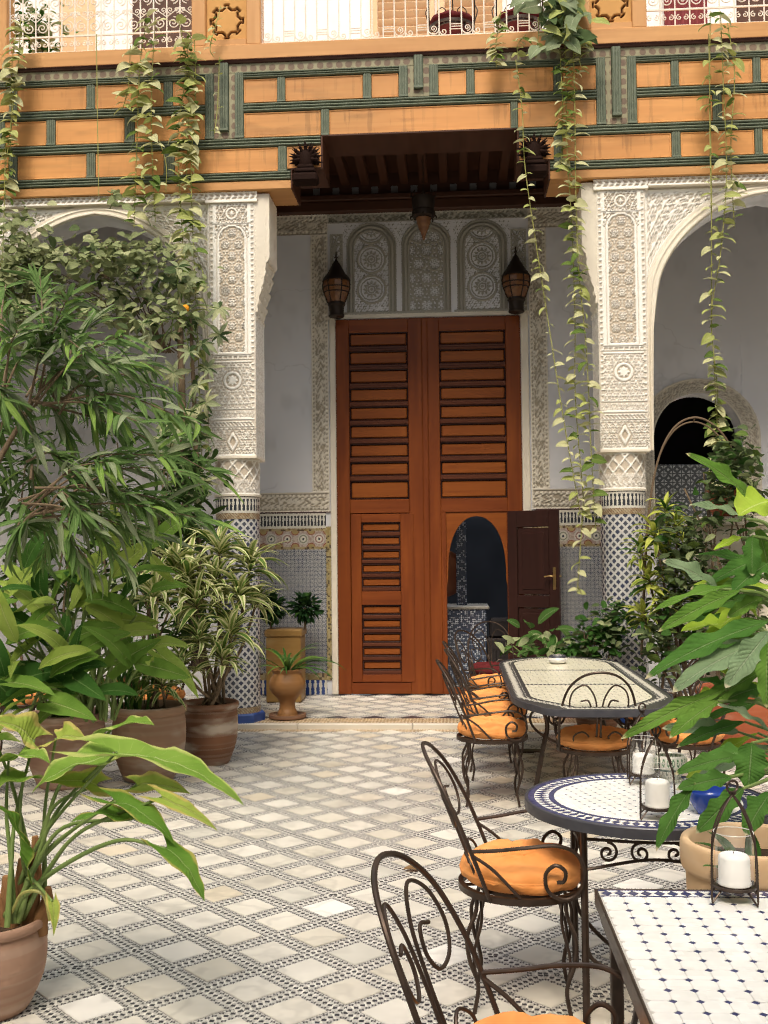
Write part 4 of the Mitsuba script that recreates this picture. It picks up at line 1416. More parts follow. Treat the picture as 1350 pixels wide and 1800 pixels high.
def mosaic(tb, cells_, pitch, z, rot=0.0):
    """White clipped tiles with small navy squares at their corners. cells_: (x, y, keep white, keep navy)."""
    s = pitch / 2 - .0007
    cl = pitch * .17
    w = mikit.ply(prism(octo(s, cl), z - .004, z, .0012), 'white_tile')
    q = cl * .94
    b = mikit.ply(prism([(q, 0), (0, q), (-q, 0), (0, -q)], z - .004, z - .0003, .001), 'navy_tile')
    for x, y, kw, kb in cells_:
        M = xf((x, y, rng.normal(0, .0003)), rot)
        M[2, 0], M[2, 1] = rng.normal(0, .004, 2)
        if kw:
            again(tb + '__white_tile', w, to=M)
        if kb:
            again(tb + '__navy_tile', b, to=xf((x + pitch / 2 * (math.cos(rot) - math.sin(rot)), y + pitch / 2 * (math.sin(rot) + math.cos(rot)), 0), rot))


# the near rectangular table
rt = thing('rectangular_mosaic_table', 'rectangular table with white mosaic top dotted navy in the near right corner', 'table')
X0, X1, Y0, Y1, ZT = .378, 1.165, 1.82, 3.092, .74
put(rt + '__rim', MB().box(X0, X0 + .008, Y0, Y1, ZT - .045, ZT + .001, .002).box(X1 - .008, X1, Y0, Y1, ZT - .045, ZT + .001, .002).box(X0 + .008, X1 - .008, Y1 - .008, Y1, ZT - .045, ZT + .001, .002).box(X0 + .008, X1 - .008, Y0, Y0 + .008, ZT - .045, ZT + .001, .002), 'iron')
put(rt + '__bed', MB().box(X0 + .008, X1 - .008, Y0 + .008, Y1 - .008, ZT - .04, ZT - .0025), 'grout')
P_ = .0575
cs = []
xs = np.arange(13) * P_ + X0 + .012 + P_ / 2
ys = Y1 - .066 - P_ / 2 - np.arange(20) * P_
for i, x in enumerate(xs):
    for j, y in enumerate(ys):
        cs.append((x, y, True, i < 12 and j > 0))
mosaic(rt, cs, P_, ZT)
for ya, yb in ((Y1 - .0645, Y1 - .0585), (Y1 - .0145, Y1 - .0085)):
    put(rt + '__navy_band', MB().box(X0 + .009, X1 - .009, ya, yb, ZT - .004, ZT - .0002, .0008), 'navy_tile')
for k in range(21):
    x = X0 + .030 + k * .0365
    yc = Y1 - .0365
    put(rt + '__border_lozenge', prism([(x + .0145, yc), (x, yc + .0185), (x - .0145, yc), (x, yc - .0185)], ZT - .004, ZT, .001), 'navy_tile')
    if k < 20:
        for s in (-1, 1):
            xm = x + .01825
            tri = np.array([(xm - .0155, yc + s * .0205), (xm, yc + s * .0015), (xm + .0155, yc + s * .0205)])
            put(rt + '__border_triangle', prism(tri if s < 0 else tri[::-1], ZT - .004, ZT - .0003, .001) if False else prism(tri if np.cross(tri[1] - tri[0], tri[2] - tri[0]) > 0 else tri[::-1], ZT - .004, ZT - .0003, .001), 'white_tile')
for sx, sy in ((X0 + .05, Y1 - .06), (X1 - .05, Y1 - .06), (X0 + .05, Y0 + .06), (X1 - .05, Y0 + .06)):
    put(rt + '__leg', MB().box(sx - .017, sx + .017, sy - .017, sy + .017, 0, ZT - .046, .004), 'iron')
put(rt + '__apron', MB().box(X0 + .02, X1 - .02, Y1 - .03, Y1 - .012, ZT - .085, ZT - .045, .003).box(X0 + .012, X0 + .03, Y0 + .02, Y1 - .031, ZT - .085, ZT - .045, .003), 'iron')
put(rt + '__brace', MB().tube(smooth_path([[X0 + .05, Y1 - .06, .36], [X0 + .05, Y1 - .25, .42], [X0 + .05, Y1 - .42, .60], [X0 + .05, Y1 - .46, .695]], 8), .008), 'iron', 40)

# the round table
ro = thing('round_mosaic_table', 'round table with white mosaic top ringed in navy behind the rectangular table', 'table')
CX, CY, RT, ZR = .715, 4.17, .465, .75
put(ro + '__rim', MB().lathe([(RT - .012, ZR + .001), (RT - .003, ZR + .001), (RT, ZR - .003), (RT, ZR - .038), (RT - .012, ZR - .038), (RT - .012, ZR + .001)], (CX, CY, 0), 96), 'dark_band', 30)
put(ro + '__bed', MB().lathe([(0, ZR - .0025), (RT - .013, ZR - .0025), (RT - .013, ZR - .04), (0, ZR - .04)], (CX, CY, 0), 72), 'grout')
for ra, rb in ((.428, .452), (.352, .372)):
    put(ro + '__navy_ring', MB().lathe([(ra, ZR - .004), (ra, ZR - .0004), (ra + .001, ZR), (rb - .001, ZR), (rb, ZR - .0004), (rb, ZR - .004)], (CX, CY, 0), 96), 'navy_tile', 30)
n = 72
for k in range(n):
    a = 2 * PI * k / n
    e, t = np.array([math.cos(a), math.sin(a)]), np.array([-math.sin(a), math.cos(a)])
    c = np.array([CX, CY]) + e * .400
    put(ro + '__border_lozenge', prism([c + e * .026, c + t * .0125, c - e * .026, c - t * .0125], ZR - .004, ZR, .001), 'navy_tile')
    a += PI / n
    e, t = np.array([math.cos(a), math.sin(a)]), np.array([-math.sin(a), math.cos(a)])
    c = np.array([CX, CY]) + e * .400
    for s in (-1, 1):
        tri = np.array([c + s * e * .027 - t * .0135, c + s * e * .002, c + s * e * .027 + t * .0135])
        put(ro + '__border_triangle', prism(tri if np.cross(tri[1] - tri[0], tri[2] - tri[0]) > 0 else tri[::-1], ZR - .004, ZR - .0003, .001), 'white_tile')
P_, rot = .0415, .32
cs = []
for i in range(-10, 11):
    for j in range(-10, 11):
        u, v = i * P_, j * P_
        r = math.hypot(u, v)
        if r < .352 - P_ * .55:
            x, y = CX + u * math.cos(rot) - v * math.sin(rot), CY + u * math.sin(rot) + v * math.cos(rot)
            cs.append((x, y, True, math.hypot(u + P_ / 2, v + P_ / 2) < .335))
mosaic(ro, cs, P_, ZR, rot)
put(ro + '__white_infill', MB().lathe([(.270, ZR - .0019), (.3515, ZR - .0019), (.3515, ZR - .004), (.270, ZR - .004)], (CX, CY, 0), 72), 'white_tile')
for k in range(4):
    a = .75 + k * PI / 2
    e = np.array([math.cos(a), math.sin(a), 0])
    t = np.array([-math.sin(a), math.cos(a), 0])
    c = np.array([CX, CY, 0])
    put(ro + '__leg', MB().tube([c + e * .37 + DZ * .705, c + e * .37], .0135), 'iron', 40)
    put(ro + '__foot_curve', MB().tube(smooth_path([c + e * .37 + DZ * .30, c + e * .33 + DZ * .22, c + e * .18 + DZ * .14, c + DZ * .13], 8), .008), 'iron', 40)
    e2 = np.array([math.cos(a + PI / 2), math.sin(a + PI / 2), 0])
    A, B = c + e * .37 + DZ * .60, c + e2 * .37 + DZ * .60
    d = unit(B - A)
    m = MB().tube(smooth_path([A + DZ * -.05, (A + B) / 2 - DZ * .01, B + DZ * -.05], 10), .006, 6).tube(smooth_path([A + DZ * .06, (A + B) / 2 + DZ * .05, B + DZ * .06], 10), .006, 6)
    put(ro + '__apron_bar', m, 'iron', 40)
    for q in range(4):
        m = MB()
        f = A + (B - A) * (.16 + .227 * q)
        m.tube(spiral(f + DZ * .012, .038, 1.5, PI / 2, d, DZ, 34, sense=1 if q % 2 else -1), .0055, 6)
        put(ro + '__apron_scroll', m, 'iron', 40)

# the long table
lt = thing('long_mosaic_table', 'long table with rounded ends and pale mosaic top before the open wicket', 'table')
cxl = .875
hx = [(-.25, 6.53), (.25, 6.53), (.40, 6.72), (.515, 7.08), (.525, 7.6), (.515, 8.6), (.49, 9.28), (.30, 9.66), (0.0, 9.76), (-.30, 9.66), (-.50, 9.32), (-.52, 8.6), (-.52, 7.6), (-.51, 7.08), (-.40, 6.72)]
ol = smooth_path(np.array(hx), 5, True) + [cxl, 0]
mat('long_top', None or (lambda p, n, uv: long_top(p)), .22, .5)


def long_top(p):
    x, y = p.x - .875, p.y
    a, b = (x + y) / .075, (x - y) / .075
    fa, fb = dr.abs(a - dr.floor(a) - .5), dr.abs(b - dr.floor(b) - .5)
    c = mix((.56, .53, .41), (.62, .595, .49), cell_rand(dr.floor(a), dr.floor(b), 2))
    c = mix(c, (.42, .40, .30), smoothstep(.47, .495, dr.maximum(fa, fb)))
    c = mix(c, (.10, .11, .10), smoothstep(.83, .88, fa + fb))
    # cross bands and the border, as mosaic of dark and white
    ck = smoothstep(.2, .4, dr.abs(x / .03 - dr.floor(x / .03) - .5) + dr.abs(y / .03 - dr.floor(y / .03) - .5) - .3)
    band = mix((.07, .07, .07), (.50, .48, .42), ck)
    yb = dr.minimum(dr.abs(y - 8.69), dr.abs(y - 7.76))
    c = mix(c, band, 1 - smoothstep(.030, .034, yb))
    # distance to the rim of the rounded end
    hw = .52 - .27 * smoothstep(0, 1, dr.clip((7.15 - y) / .62, 0, 1)) - .42 * dr.square(dr.clip((y - 9.2) / .56, 0, 1))
    d = hw - dr.abs(x)
    d = dr.minimum(d, y - 6.53)
    c = mix(c, band, 1 - smoothstep(.105, .108, d))
    c = mix(c, (.05, .05, .05), (1 - smoothstep(.012, .016, dr.abs(d - .110))))
    c = mix(c, (.50, .48, .42), (1 - smoothstep(.010, .014, dr.abs(d - .055))))
    return mix(c, (.05, .05, .05), 1 - smoothstep(.020, .024, d))


put(lt + '__top', prism(ol, .705, .74, .004), 'long_top', 30)
c2 = np.array([cxl, 8.15])
o2 = c2 + (ol - c2) * 1.012
V = np.vstack([np.c_[o2, np.full(len(o2), .742)], np.c_[o2, np.full(len(o2), .700)], np.c_[ol, np.full(len(ol), .700)]])
V = np.vstack([V, np.c_[ol, np.full(len(ol), .742)]])
N = len(ol)
j = np.arange(N)
k = (j + 1) % N
put(lt + '__rim', (V, np.vstack([np.stack([a * N + j, b * N + j, b * N + k, a * N + k], 1) for a, b in ((0, 1), (1, 2), (3, 0))])), 'dark_band', 40)
for sy in (7.15, 9.15):
    for sx in (-.34, .34):
        for o in (-.035, .035):
            p0 = np.array([cxl + sx, sy + o, 0])
            s = np.sign(sx)
            put(lt + '__leg', MB().tube(smooth_path([p0 + [0, 0, .70], p0 + [-s * .05, 0, .55], p0 + [-s * .02, 0, .40], p0 + [s * .02, 0, .2], p0 + [s * .06, 0, .012]], 7), .012), 'iron', 40)
        put(lt + '__leg_scroll', MB().tube(spiral(np.array([cxl + sx * .7, sy, .60]), .07, 1.6, PI / 2, DX * np.sign(sx), DZ, 34), .008, 6), 'iron', 40)
        put(lt + '__foot', MB().box(cxl + sx - .05, cxl + sx + .16, sy - .055, sy + .055, 0, .014, .003), 'iron')
aa = np.linspace(0, 2 * PI, 60, endpoint=False)
put(lt + '__stretcher_ring', MB().tube(np.c_[cxl + .33 * np.cos(aa), 8.15 + 1.05 * np.sin(aa), np.full(60, .40)], .010, 6, True), 'iron', 40)
put(lt + '__apron', MB().tube(np.c_[cxl + .44 * np.cos(aa), 8.15 + 1.45 * np.sin(aa), np.full(60, .66)], .009, 6, True), 'iron', 40)
# bowl on the long table
mat('glazed_white', (.68, .67, .64), .2, .5)
bo = thing('ashtray_bowl', 'small white bowl with a dark rim on the far end of the long table', 'bowl')
put(bo + '__body', MB().lathe([(0, .742), (.05, .742), (.078, .757), (.084, .775), (.074, .80), (.06, .812), (.052, .812), (.06, .79), (0, .765)], (.85, 9.2, 0), 28), 'glazed_white', 35)
put(bo + '__band', MB().lathe([(.076, .797), (.0795, .795), (.066, .812), (.054, .8145), (.05, .812)], (.85, 9.2, 0), 28), 'dark_band', 35)

# ------------------------------------------------------------------ candle lanterns
scene['clear_glass'] = {'type': 'thindielectric', 'int_ior': 1.5}
mat('wax', (.88, .875, .85), .5, .4)


def candle(x, y, z, rz, label, cz=.115):
    k = thing('candle_lantern', label, 'lantern', 'candle lanterns')
    c = np.array([x, y, z])
    for q in range(4):
        a = rz + q * PI / 2
        e = np.array([math.cos(a), math.sin(a), 0])
        pts = [c + e * .046 + DZ * .036, c + e * .082 + DZ * .005, c + e * .0835 + DZ * .02, c + e * .082 + DZ * .12, c + e * .074 + DZ * .175, c + e * .045 + DZ * .235, c + e * .012 + DZ * .275, c - e * .012 + DZ * .292]
        p = np.vstack([pts[:2], smooth_path(pts[2:], 6)])
        put(k + '__frame_leg', MB().tube(p, .0029, 7), 'iron', 40)
    aa = np.linspace(0, 2 * PI, 24, endpoint=False)
    put(k + '__handle_ring', MB().tube(np.c_[x + .020 * np.cos(aa) * math.cos(rz), y + .020 * np.cos(aa) * math.sin(rz), z + .308 + .016 * np.sin(aa)], .0035, 6, True), 'iron', 40)
    put(k + '__tray', MB().lathe([(0, .034), (.055, .034), (.060, .037), (.062, .045), (.059, .045), (.056, .040), (0, .040)], c, 36), 'iron', 35)
    v, f = lathe([(.053, .0405), (.053, .185)], c, 48)
    put(k + '__glass', (v, f), 'clear_glass', True)
    put(k + '__glass_lip', MB().tube(np.c_[x + .053 * np.cos(aa), y + .053 * np.sin(aa), np.full(24, z + .185)], .0012, 5, True), 'glazed_white', 40)
    put(k + '__candle', MB().lathe(smooth_path(np.array([(0, cz), (.030, cz), (.0385, cz - .004), (.0415, cz - .012), (.042, cz - .04), (.042, .06), (.0415, .0415), (0, .041)])[::1], 4), c, 40), 'wax', 40)
    put(k + '__candle__wick', MB().tube([c + DZ * (cz - .002), c + DZ * (cz + .006), c + [.002, 0, cz + .011]], .0011, 5), 'iron')


candle(.748, 3.005, ZT, .55, 'candle lantern with white candle on the near rectangular table', .125)
candle(.700, 3.86, ZR, .6, 'candle lantern with white candle at the front of the round table', .135)
candle(.748, 4.43, ZR, .7, 'candle lantern with white candle at the back of the round table', .120)
# ------------------------------------------------------------------ plants: leaves and helpers
FPX = 1865.39


def at(px, py, Y):
    """The point at depth Y (metres along the courtyard) that stands at this place of the photograph."""
    d = FWD + (px - 675) / FPX * _cr + (900 - py) / FPX * UPV
    return EYE + d * (Y / d[1])


_cr = np.cross(FWD, UPV)


def leaf_mat(name, c1, c2, vein=None, edge=None, edge_w=.62, trans=.55, rough=.38, side=14.0, tip=None, veins=0.0):
    def fn(p, n, uv):
        a = dr.abs(uv.x - .5) * 2
        g = fbm(p.x * 7 + 3, p.y * 7, p.z * 7, 3)
        c = mix(c1, c2, dr.clip(.2 + .9 * (g - .25), 0, 1))
        if edge is not None:
            w = noise(uv.x * 3 + p.x * 4, uv.y * 9 + p.z * 4, p.y * 4)
            c = mix(c, edge, smoothstep(edge_w - .12, edge_w + .10, a + .35 * (w - .5)))
        if vein is not None:
            sv = dr.abs(dr.sin((uv.y * side - a * 2.2) * PI))
            c = mix(c, vein, .40 * (1 - smoothstep(.0, .16, sv)) * (1 - a))
            c = mix(c, vein, .8 * (1 - smoothstep(.02, .06, a)))
        if tip is not None:
            c = mix(c, tip, smoothstep(.93, .975, uv.y + .04 * (g - .5)))
        return c
    b = {'type': 'principledthin', 'base_color': proc(fn), 'roughness': rough, 'diff_trans': trans, 'eta': 1.45}
    if veins:
        def relief_(p, n, uv):
            a = dr.abs(uv.x - .5) * 2
            return dr.abs(dr.sin((uv.y * side - a * 2.2) * PI)) * .7 + smoothstep(.0, .10, a) + .8 * fbm(p.x * 22, p.y * 22, p.z * 22, 2)
        b = {'type': 'bumpmap', 'arbitrary': proc(relief_), 'scale': veins, 'bsdf': b}
    scene[name] = b
    return name


def leaf(L, W, kind='lance', droop=.6, fold=.25, wave=0.0, ns=9, nc=4, twist=0.0, seed=0):
    """A blade along +x from the origin, face up (+z). Returns vertices, faces, uv."""
    t = np.linspace(0, 1, ns)
    if kind == 'lance':
        w = np.sin(PI * np.clip(t, 0, 1) ** .75) ** .9
    elif kind == 'strap':
        w = np.minimum(1, .55 + t * 2.2) * (1 - t ** 5)
    elif kind == 'heart':
        w = np.where(t < .22, .80 + .2 * np.sin(t / .22 * PI / 2), (1 - ((t - .22) / .78) ** 1.7)) * np.minimum(1, .35 + t * 8)
    elif kind == 'oval':
        w = np.sin(PI * t ** .85) ** .65
    else:                                       # 'arrow' and 'lobed'
        w = np.where(t < .25, .85 + .15 * np.sin(t / .25 * PI / 2), (1 - ((t - .25) / .75) ** 1.35))
        if kind == 'lobed':
            w = np.sin(PI * t ** .95) ** .7 * (1 + .13 * np.sin(t * 23 + seed))
    w[-1] = 0.0 if kind != 'strap' else .04
    ang = -droop * t ** 1.2
    dx = np.cos(ang) / (ns - 1) * L
    dz = np.sin(ang) / (ns - 1) * L
    cx = np.r_[0, np.cumsum(dx[1:])]
    cz = np.r_[0, np.cumsum(dz[1:])]
    u = np.linspace(-1, 1, 2 * (nc // 2) + 1)
    y = W / 2 * w[:, None] * u[None]
    z = np.abs(y) * fold + wave * W * np.sin(t * 15 + seed)[:, None] * u[None] ** 2 * np.sign(u)[None] * w[:, None]
    nx, nz = -np.sin(ang), np.cos(ang)
    x = cx[:, None] + nx[:, None] * z
    if kind in ('heart', 'arrow'):
        k = .30 if kind == 'heart' else .42
        x = x - k * L * (np.abs(u)[None] ** 1.6) * ((1 - t)[:, None] ** 3.2)
    Z = cz[:, None] + nz[:, None] * z
    if twist:
        a = twist * t[:, None]
        y, Z = y * np.cos(a), Z + y * np.sin(a)
    V = np.stack([x, y, Z], -1).reshape(-1, 3)
    uv = np.stack([np.broadcast_to(u * .5 + .5, (ns, len(u))), np.broadcast_to(t[:, None], (ns, len(u)))], -1).reshape(-1, 2)
    return V, grid_faces(ns, len(u)), uv


def variants(n, L, W, kind, bsdfs, droop=(.3, .9), fold=.25, wave=0.0, ns=9, nc=4, seed=1):
    r = np.random.default_rng(seed)
    out = []
    for k in range(n):
        v, f, uv = leaf(L, W * r.uniform(.85, 1.15), kind, r.uniform(*droop), fold, wave, ns, nc, r.uniform(-.4, .4), r.uniform(0, 9))
        out.append((mikit.ply((v, f), bsdfs[0], True, uv=uv), v, f, uv))
    return out, bsdfs


def pose(p, d, up=(0, 0, 1), s=1.0, roll=0.0):
    x = unit(d)
    y = np.cross(up, x)
    if np.linalg.norm(y) < 1e-3:
        y = np.array([0, 1.0, 0])
    y = unit(y)
    z = np.cross(x, y)
    c, q = math.cos(roll), math.sin(roll)
    y, z = c * y + q * z, -q * y + c * z
    return basis(x * s, y * s, z * s, p)


def foliage(holder, name, var, Ms, most=300, seed=3):
    """Leaves as parts, the ones that show largest first; what is past the limit as one mesh."""
    vs, bs = var
    r = np.random.default_rng(seed)
    order = []
    for M in Ms:
        d = M[:3, 3] - EYE
        z = d @ FWD
        inside = z > .5 and abs(d @ _cr) / z < .38 and abs(d @ UPV) / z < .50
        order.append((-(np.linalg.norm(M[:3, 0]) / max(z, .5)) if inside else 1.0))
    rank = np.argsort(order, kind='stable')
    rest = {}
    for n_, k in enumerate(rank):
        d, v, f, uv = vs[r.integers(len(vs))]
        b = bs[r.integers(len(bs))]
        if n_ < most:
            again(f'{holder}__{name}', d, b, Ms[k])
        else:
            M = Ms[k]
            rest.setdefault(0, MB()).add(v @ M[:3, :3].T + M[:3, 3], f, uv=uv)
    for mb in rest.values():
        key = put(f'{holder}__{name}s_beyond', mb, bs[0], True)
        tag(key, kind='stuff')


def stem(holder, pts, r, bsdf='stem_green', n=6, name='stem', k=6):
    return put(f'{holder}__{name}', MB().tube(smooth_path(pts, k), r if np.isscalar(r) else np.interp(np.linspace(0, 1, (len(pts) - 1) * k + 1), np.linspace(0, 1, len(r)), r), n), bsdf, 50)


mat('stem_green', lambda p, n, uv: mix((.10, .17, .04), (.20, .27, .09), fbm(p.x * 9, p.y * 9, p.z * 9, 2)), .5, .4)
mat('stem_yellow', lambda p, n, uv: mix((.24, .26, .06), (.36, .34, .12), fbm(p.x * 9, p.y * 9, p.z * 9, 2)), .5, .4)
mat('bark', lambda p, n, uv: mix((.10, .07, .045), (.24, .18, .12), fbm(p.x * 18, p.y * 18, p.z * 7, 3)), .85, .2, bump=lambda p, n, uv: fbm(p.x * 40, p.y * 40, p.z * 12, 2), bscale=.01)
mat('fibre', lambda p, n, uv: mix((.14, .06, .025), (.34, .19, .09), fbm(p.x * 40, p.y * 40, p.z * 8, 3)), .9, .1, bump=lambda p, n, uv: fbm(p.x * 60, p.y * 60, p.z * 9, 2), bscale=.015)
mat('soil', lambda p, n, uv: mix((.03, .02, .014), (.09, .06, .04), fbm(p.x * 30, p.y * 30, p.z * 30, 3)), .95, .1, bump=lambda p, n, uv: fbm(p.x * 40, p.y * 40, p.z * 40, 3), bscale=.03)


def clay(c1, c2, bloom, k=1.0):
    def fn(p, n, uv):
        g = fbm(p.x * 3.1, p.y * 3.1, p.z * 5, 4)
        c = mix(c1, c2, g)
        s = smoothstep(.48, .70, fbm(p.x * 2.6 + 7, p.y * 2.6, p.z * 6.5, 4))
        ring = smoothstep(.45, .8, noise(3.0, 1.0, p.z * 55))
        return mix(c, bloom, dr.clip(s * .75 * k + .12 * ring * k, 0, 1))
    return fn


mat('clay', clay((.29, .165, .115), (.41, .27, .20), (.56, .46, .39), 1.35), .85, .2, bump=lambda p, n, uv: fbm(p.x * 4, p.y * 4, p.z * 60, 3), bscale=.006)
mat('clay_brown', clay((.13, .058, .030), (.25, .115, .06), (.50, .42, .34), 1.35), .55, .35, bump=lambda p, n, uv: fbm(p.x * 4, p.y * 4, p.z * 60, 3), bscale=.004)
mat('clay_grey', clay((.25, .145, .09), (.36, .235, .16), (.46, .39, .32), 1.1), .85, .2, bump=lambda p, n, uv: fbm(p.x * 4, p.y * 4, p.z * 60, 3), bscale=.006)
mat('clay_red', clay((.26, .065, .03), (.36, .11, .05), (.44, .25, .18), .6), .8, .2)
mat('buff', clay((.58, .38, .21), (.66, .47, .29), (.74, .60, .44), .6), .8, .2)
mat('ochre_clay', clay((.20, .090, .03), (.30, .150, .055), (.42, .27, .15), .4), .5, .35)
mat('mustard', clay((.22, .12, .035), (.31, .18, .055), (.36, .25, .12), .6), .4, .4)


def pot(label, x, y, r, h, bsdf, z=0.0, shape='belly', group=None, name='clay_pot'):
    k = thing(name, label, 'pot', group)
    if shape == 'belly':
        pr = [(0, 0), (.62, 0), (.70, .02), (.82, .16), (.95, .36), (1.0, .56), (1.0, .74), (.97, .86), (.955, .885), (1.0, .90), (1.03, .92), (1.035, .975), (1.01, 1.0), (.95, 1.0), (.92, .97), (.90, .90)]
    else:
        pr = [(0, 0), (.86, 0), (.88, .01), (.93, .5), (.97, .86), (.985, .88), (1.03, .89), (1.05, .92), (1.05, .975), (1.02, 1.0), (.93, 1.0), (.90, .975), (.88, .90)]
    pr = np.array(pr) * [r, h]
    d = np.linspace(0, 2 * PI, 56, endpoint=False)
    v, f = lathe(np.vstack([pr[:1], smooth_path(pr[1:], 3)]), (x, y, z), 56)
    wob = 1 + .012 * (meshkit.fbm(v * 3.0, 2) - .5)
    v[:, :2] = (v[:, :2] - [x, y]) * wob[:, None] + [x, y]
    put(k + '__body', (v, f), bsdf, 45)
    v, f = lathe([(0, h * .915), (r * .5, h * .92), (r * .895, h * .905)], (x, y, z), 40)
    v[:, 2] += .03 * (meshkit.fbm(v * 25, 3) - .5)
    put(k + '__soil', (v, f), 'soil', 30)
    return k


def away(rr, spread=1.0, up=.2):
    a = rr.uniform(-PI, PI)
    return unit([math.cos(a), math.sin(a), rr.normal(up, .35)])


# ------------------------------------------------------------------ clay pots on the left
pot('weathered clay pot cut by the left edge at the bottom, arrow leaves growing from it', -1.785, 3.95, .215, .345, 'clay')
pot('brown and white stained clay pot at the foot of the tiled shaft', -2.04, 8.62, .235, .50, 'clay_brown')
pot('greyish clay pot second from the tiled shaft', -2.36, 8.02, .275, .56, 'clay_grey')
pot('reddish clay pot third from the tiled shaft, big leaves over it', -2.92, 7.78, .285, .54, 'clay')
pot('clay pot half hidden at the far left edge of the plants', -3.55, 7.4, .27, .50, 'clay_brown')

# ------------------------------------------------------------------ arrow leaved plant at the lower left
leaf_mat('arrow_leaf', (.12, .25, .030), (.28, .42, .085), (.40, .50, .20), (.44, .50, .16), .86, veins=.004)
leaf_mat('arrow_leaf_yellow', (.24, .36, .045), (.42, .50, .12), (.50, .55, .22), (.50, .44, .14), .78, veins=.004)
leaf_mat('arrow_leaf_dark', (.08, .19, .025), (.19, .34, .06), (.28, .40, .14), (.38, .36, .10), .90, veins=.004)
al = thing('arrow_leaf_plant', 'plant with long bright green arrow leaves in the near pot at the lower left', 'plant')
crown = np.array([-1.68, 3.93, .33])
AL = [((205, 1322), (418, 1412), 3.75, .18, 0, .10), ((192, 1330), (62, 1392), 3.85, .20, 0, -.1), ((195, 1284), (268, 1276), 4.0, .12, 0, .2), ((98, 1298), (150, 1302), 4.0, .12, 1, 0),
      ((15, 1338), (84, 1342), 3.9, .17, 0, 0), ((232, 1440), (128, 1446), 3.7, .12, 2, 0), ((202, 1408), (302, 1482), 3.65, .11, 2, .2), ((285, 1402), (378, 1458), 3.6, .06, 1, .1),
      ((292, 1492), (356, 1580), 3.55, .10, 2, .1), ((38, 1502), (-6, 1420), 3.8, .18, 2, 0), ((92, 1585), (94, 1642), 3.7, .045, 1, 0), ((-10, 1300), (-90, 1330), 3.9, .3, 0, 0), ((60, 1300), (-10, 1268), 4.0, .17, 1, 0), ((40, 1370), (-30, 1395), 3.9, .16, 0, .1), ((170, 1380), (90, 1375), 3.9, .12, 1, 0), ((240, 1380), (330, 1395), 3.9, .10, 1, .1)]
AM = ['arrow_leaf', 'arrow_leaf_yellow', 'arrow_leaf_dark']
for k, (b, t, Y, w, mi_, tw) in enumerate(AL):
    B, E = at(*b, Y), at(*t, Y - .10)
    L = np.linalg.norm(E - B)
    v, f, uv = leaf(L * 1.08, w, 'arrow', .75, .30, .085, 25, 8, tw, k)
    v[:, 2] += .022 * (meshkit.fbm(np.c_[v[:, :2] * 16, np.full(len(v), k * 3.0)], 3) - .5)
    v[:, 1] *= 1 + .22 * (meshkit.noise(np.c_[v[:, 0] * 26, np.sign(v[:, 1]) * 5, np.full(len(v), k * 7.0)]) - .5)
    e = v[uv[:, 1] == 1][0]
    M = pose(B, E - B, up=unit([.12, -.40, .9]), roll=(-.25, .3)[k % 2])
    # tilt so that the drooping tip falls on its end point
    a = math.atan2(-e[2], e[0])
    R = np.array([[math.cos(a), 0, -math.sin(a)], [0, 1, 0], [math.sin(a), 0, math.cos(a)]])
    key = put(al + '__leaf', (v @ R.T, f), AM[mi_], True, uv=uv, to=M)
    base = crown + np.array([rng.normal(.02, .05), rng.normal(0, .05), .02])
    mid = (base + B) / 2 + np.array([-.02, 0, .06 + .05 * (k % 3)])
    if k == 8:
        mid = at(205, 1478, 3.6)
    stem(al, [base, base * .55 + mid * .45 + [0, 0, .04], mid, B], [.012, .009, .007, .005], 'stem_green', 8, 'petiole')
for q, (a, b) in enumerate((((22, 1610), (38, 1510)), ((52, 1612), (62, 1470)), ((70, 1615), (85, 1560)), ((5, 1605), (10, 1540)))):
    A, B = at(*a, 3.95), at(*b, 3.93)
    stem(al, [A - [0, 0, .06], A, (A + B) / 2 + [.01, 0, 0], B], [.03, .032, .026, .012], 'fibre', 9, 'stump')
stem(al, [at(20, 1605, 3.85), at(40, 1570, 3.8), at(75, 1572, 3.78), at(88, 1618, 3.8)], .006, 'stem_yellow', 6, 'root')

# ------------------------------------------------------------------ big paddle leaves over the left pots
rr = np.random.default_rng(5)
leaf_mat('paddle', (.09, .20, .030), (.23, .38, .075), (.36, .46, .18), None, rough=.3, veins=.004)
leaf_mat('paddle_light', (.22, .34, .05), (.40, .50, .13), (.48, .54, .22), None, rough=.3, veins=.004)
leaf_mat('paddle_dark', (.025, .085, .018), (.075, .17, .035), (.14, .23, .08), None)
pd = thing('paddle_leaf_plant', 'plant with broad glossy paddle leaves over the left clay pots', 'plant')
PV = variants(5, 1.0, .27, 'oval', ['paddle', 'paddle_light', 'paddle', 'paddle_dark', 'paddle_light'], (.4, 1.4), .30, .06, 13, 6, 4)
PV = (PV[0] + variants(4, 1.0, .40, 'heart', PV[1], (.4, 1.2), .26, .04, 13, 6, 6)[0], PV[1])
root = np.array([-2.92, 7.72, .50])
Ms = []
PX = [(rr.uniform(0, 300), rr.uniform(960, 1200)) for _ in range(34)]
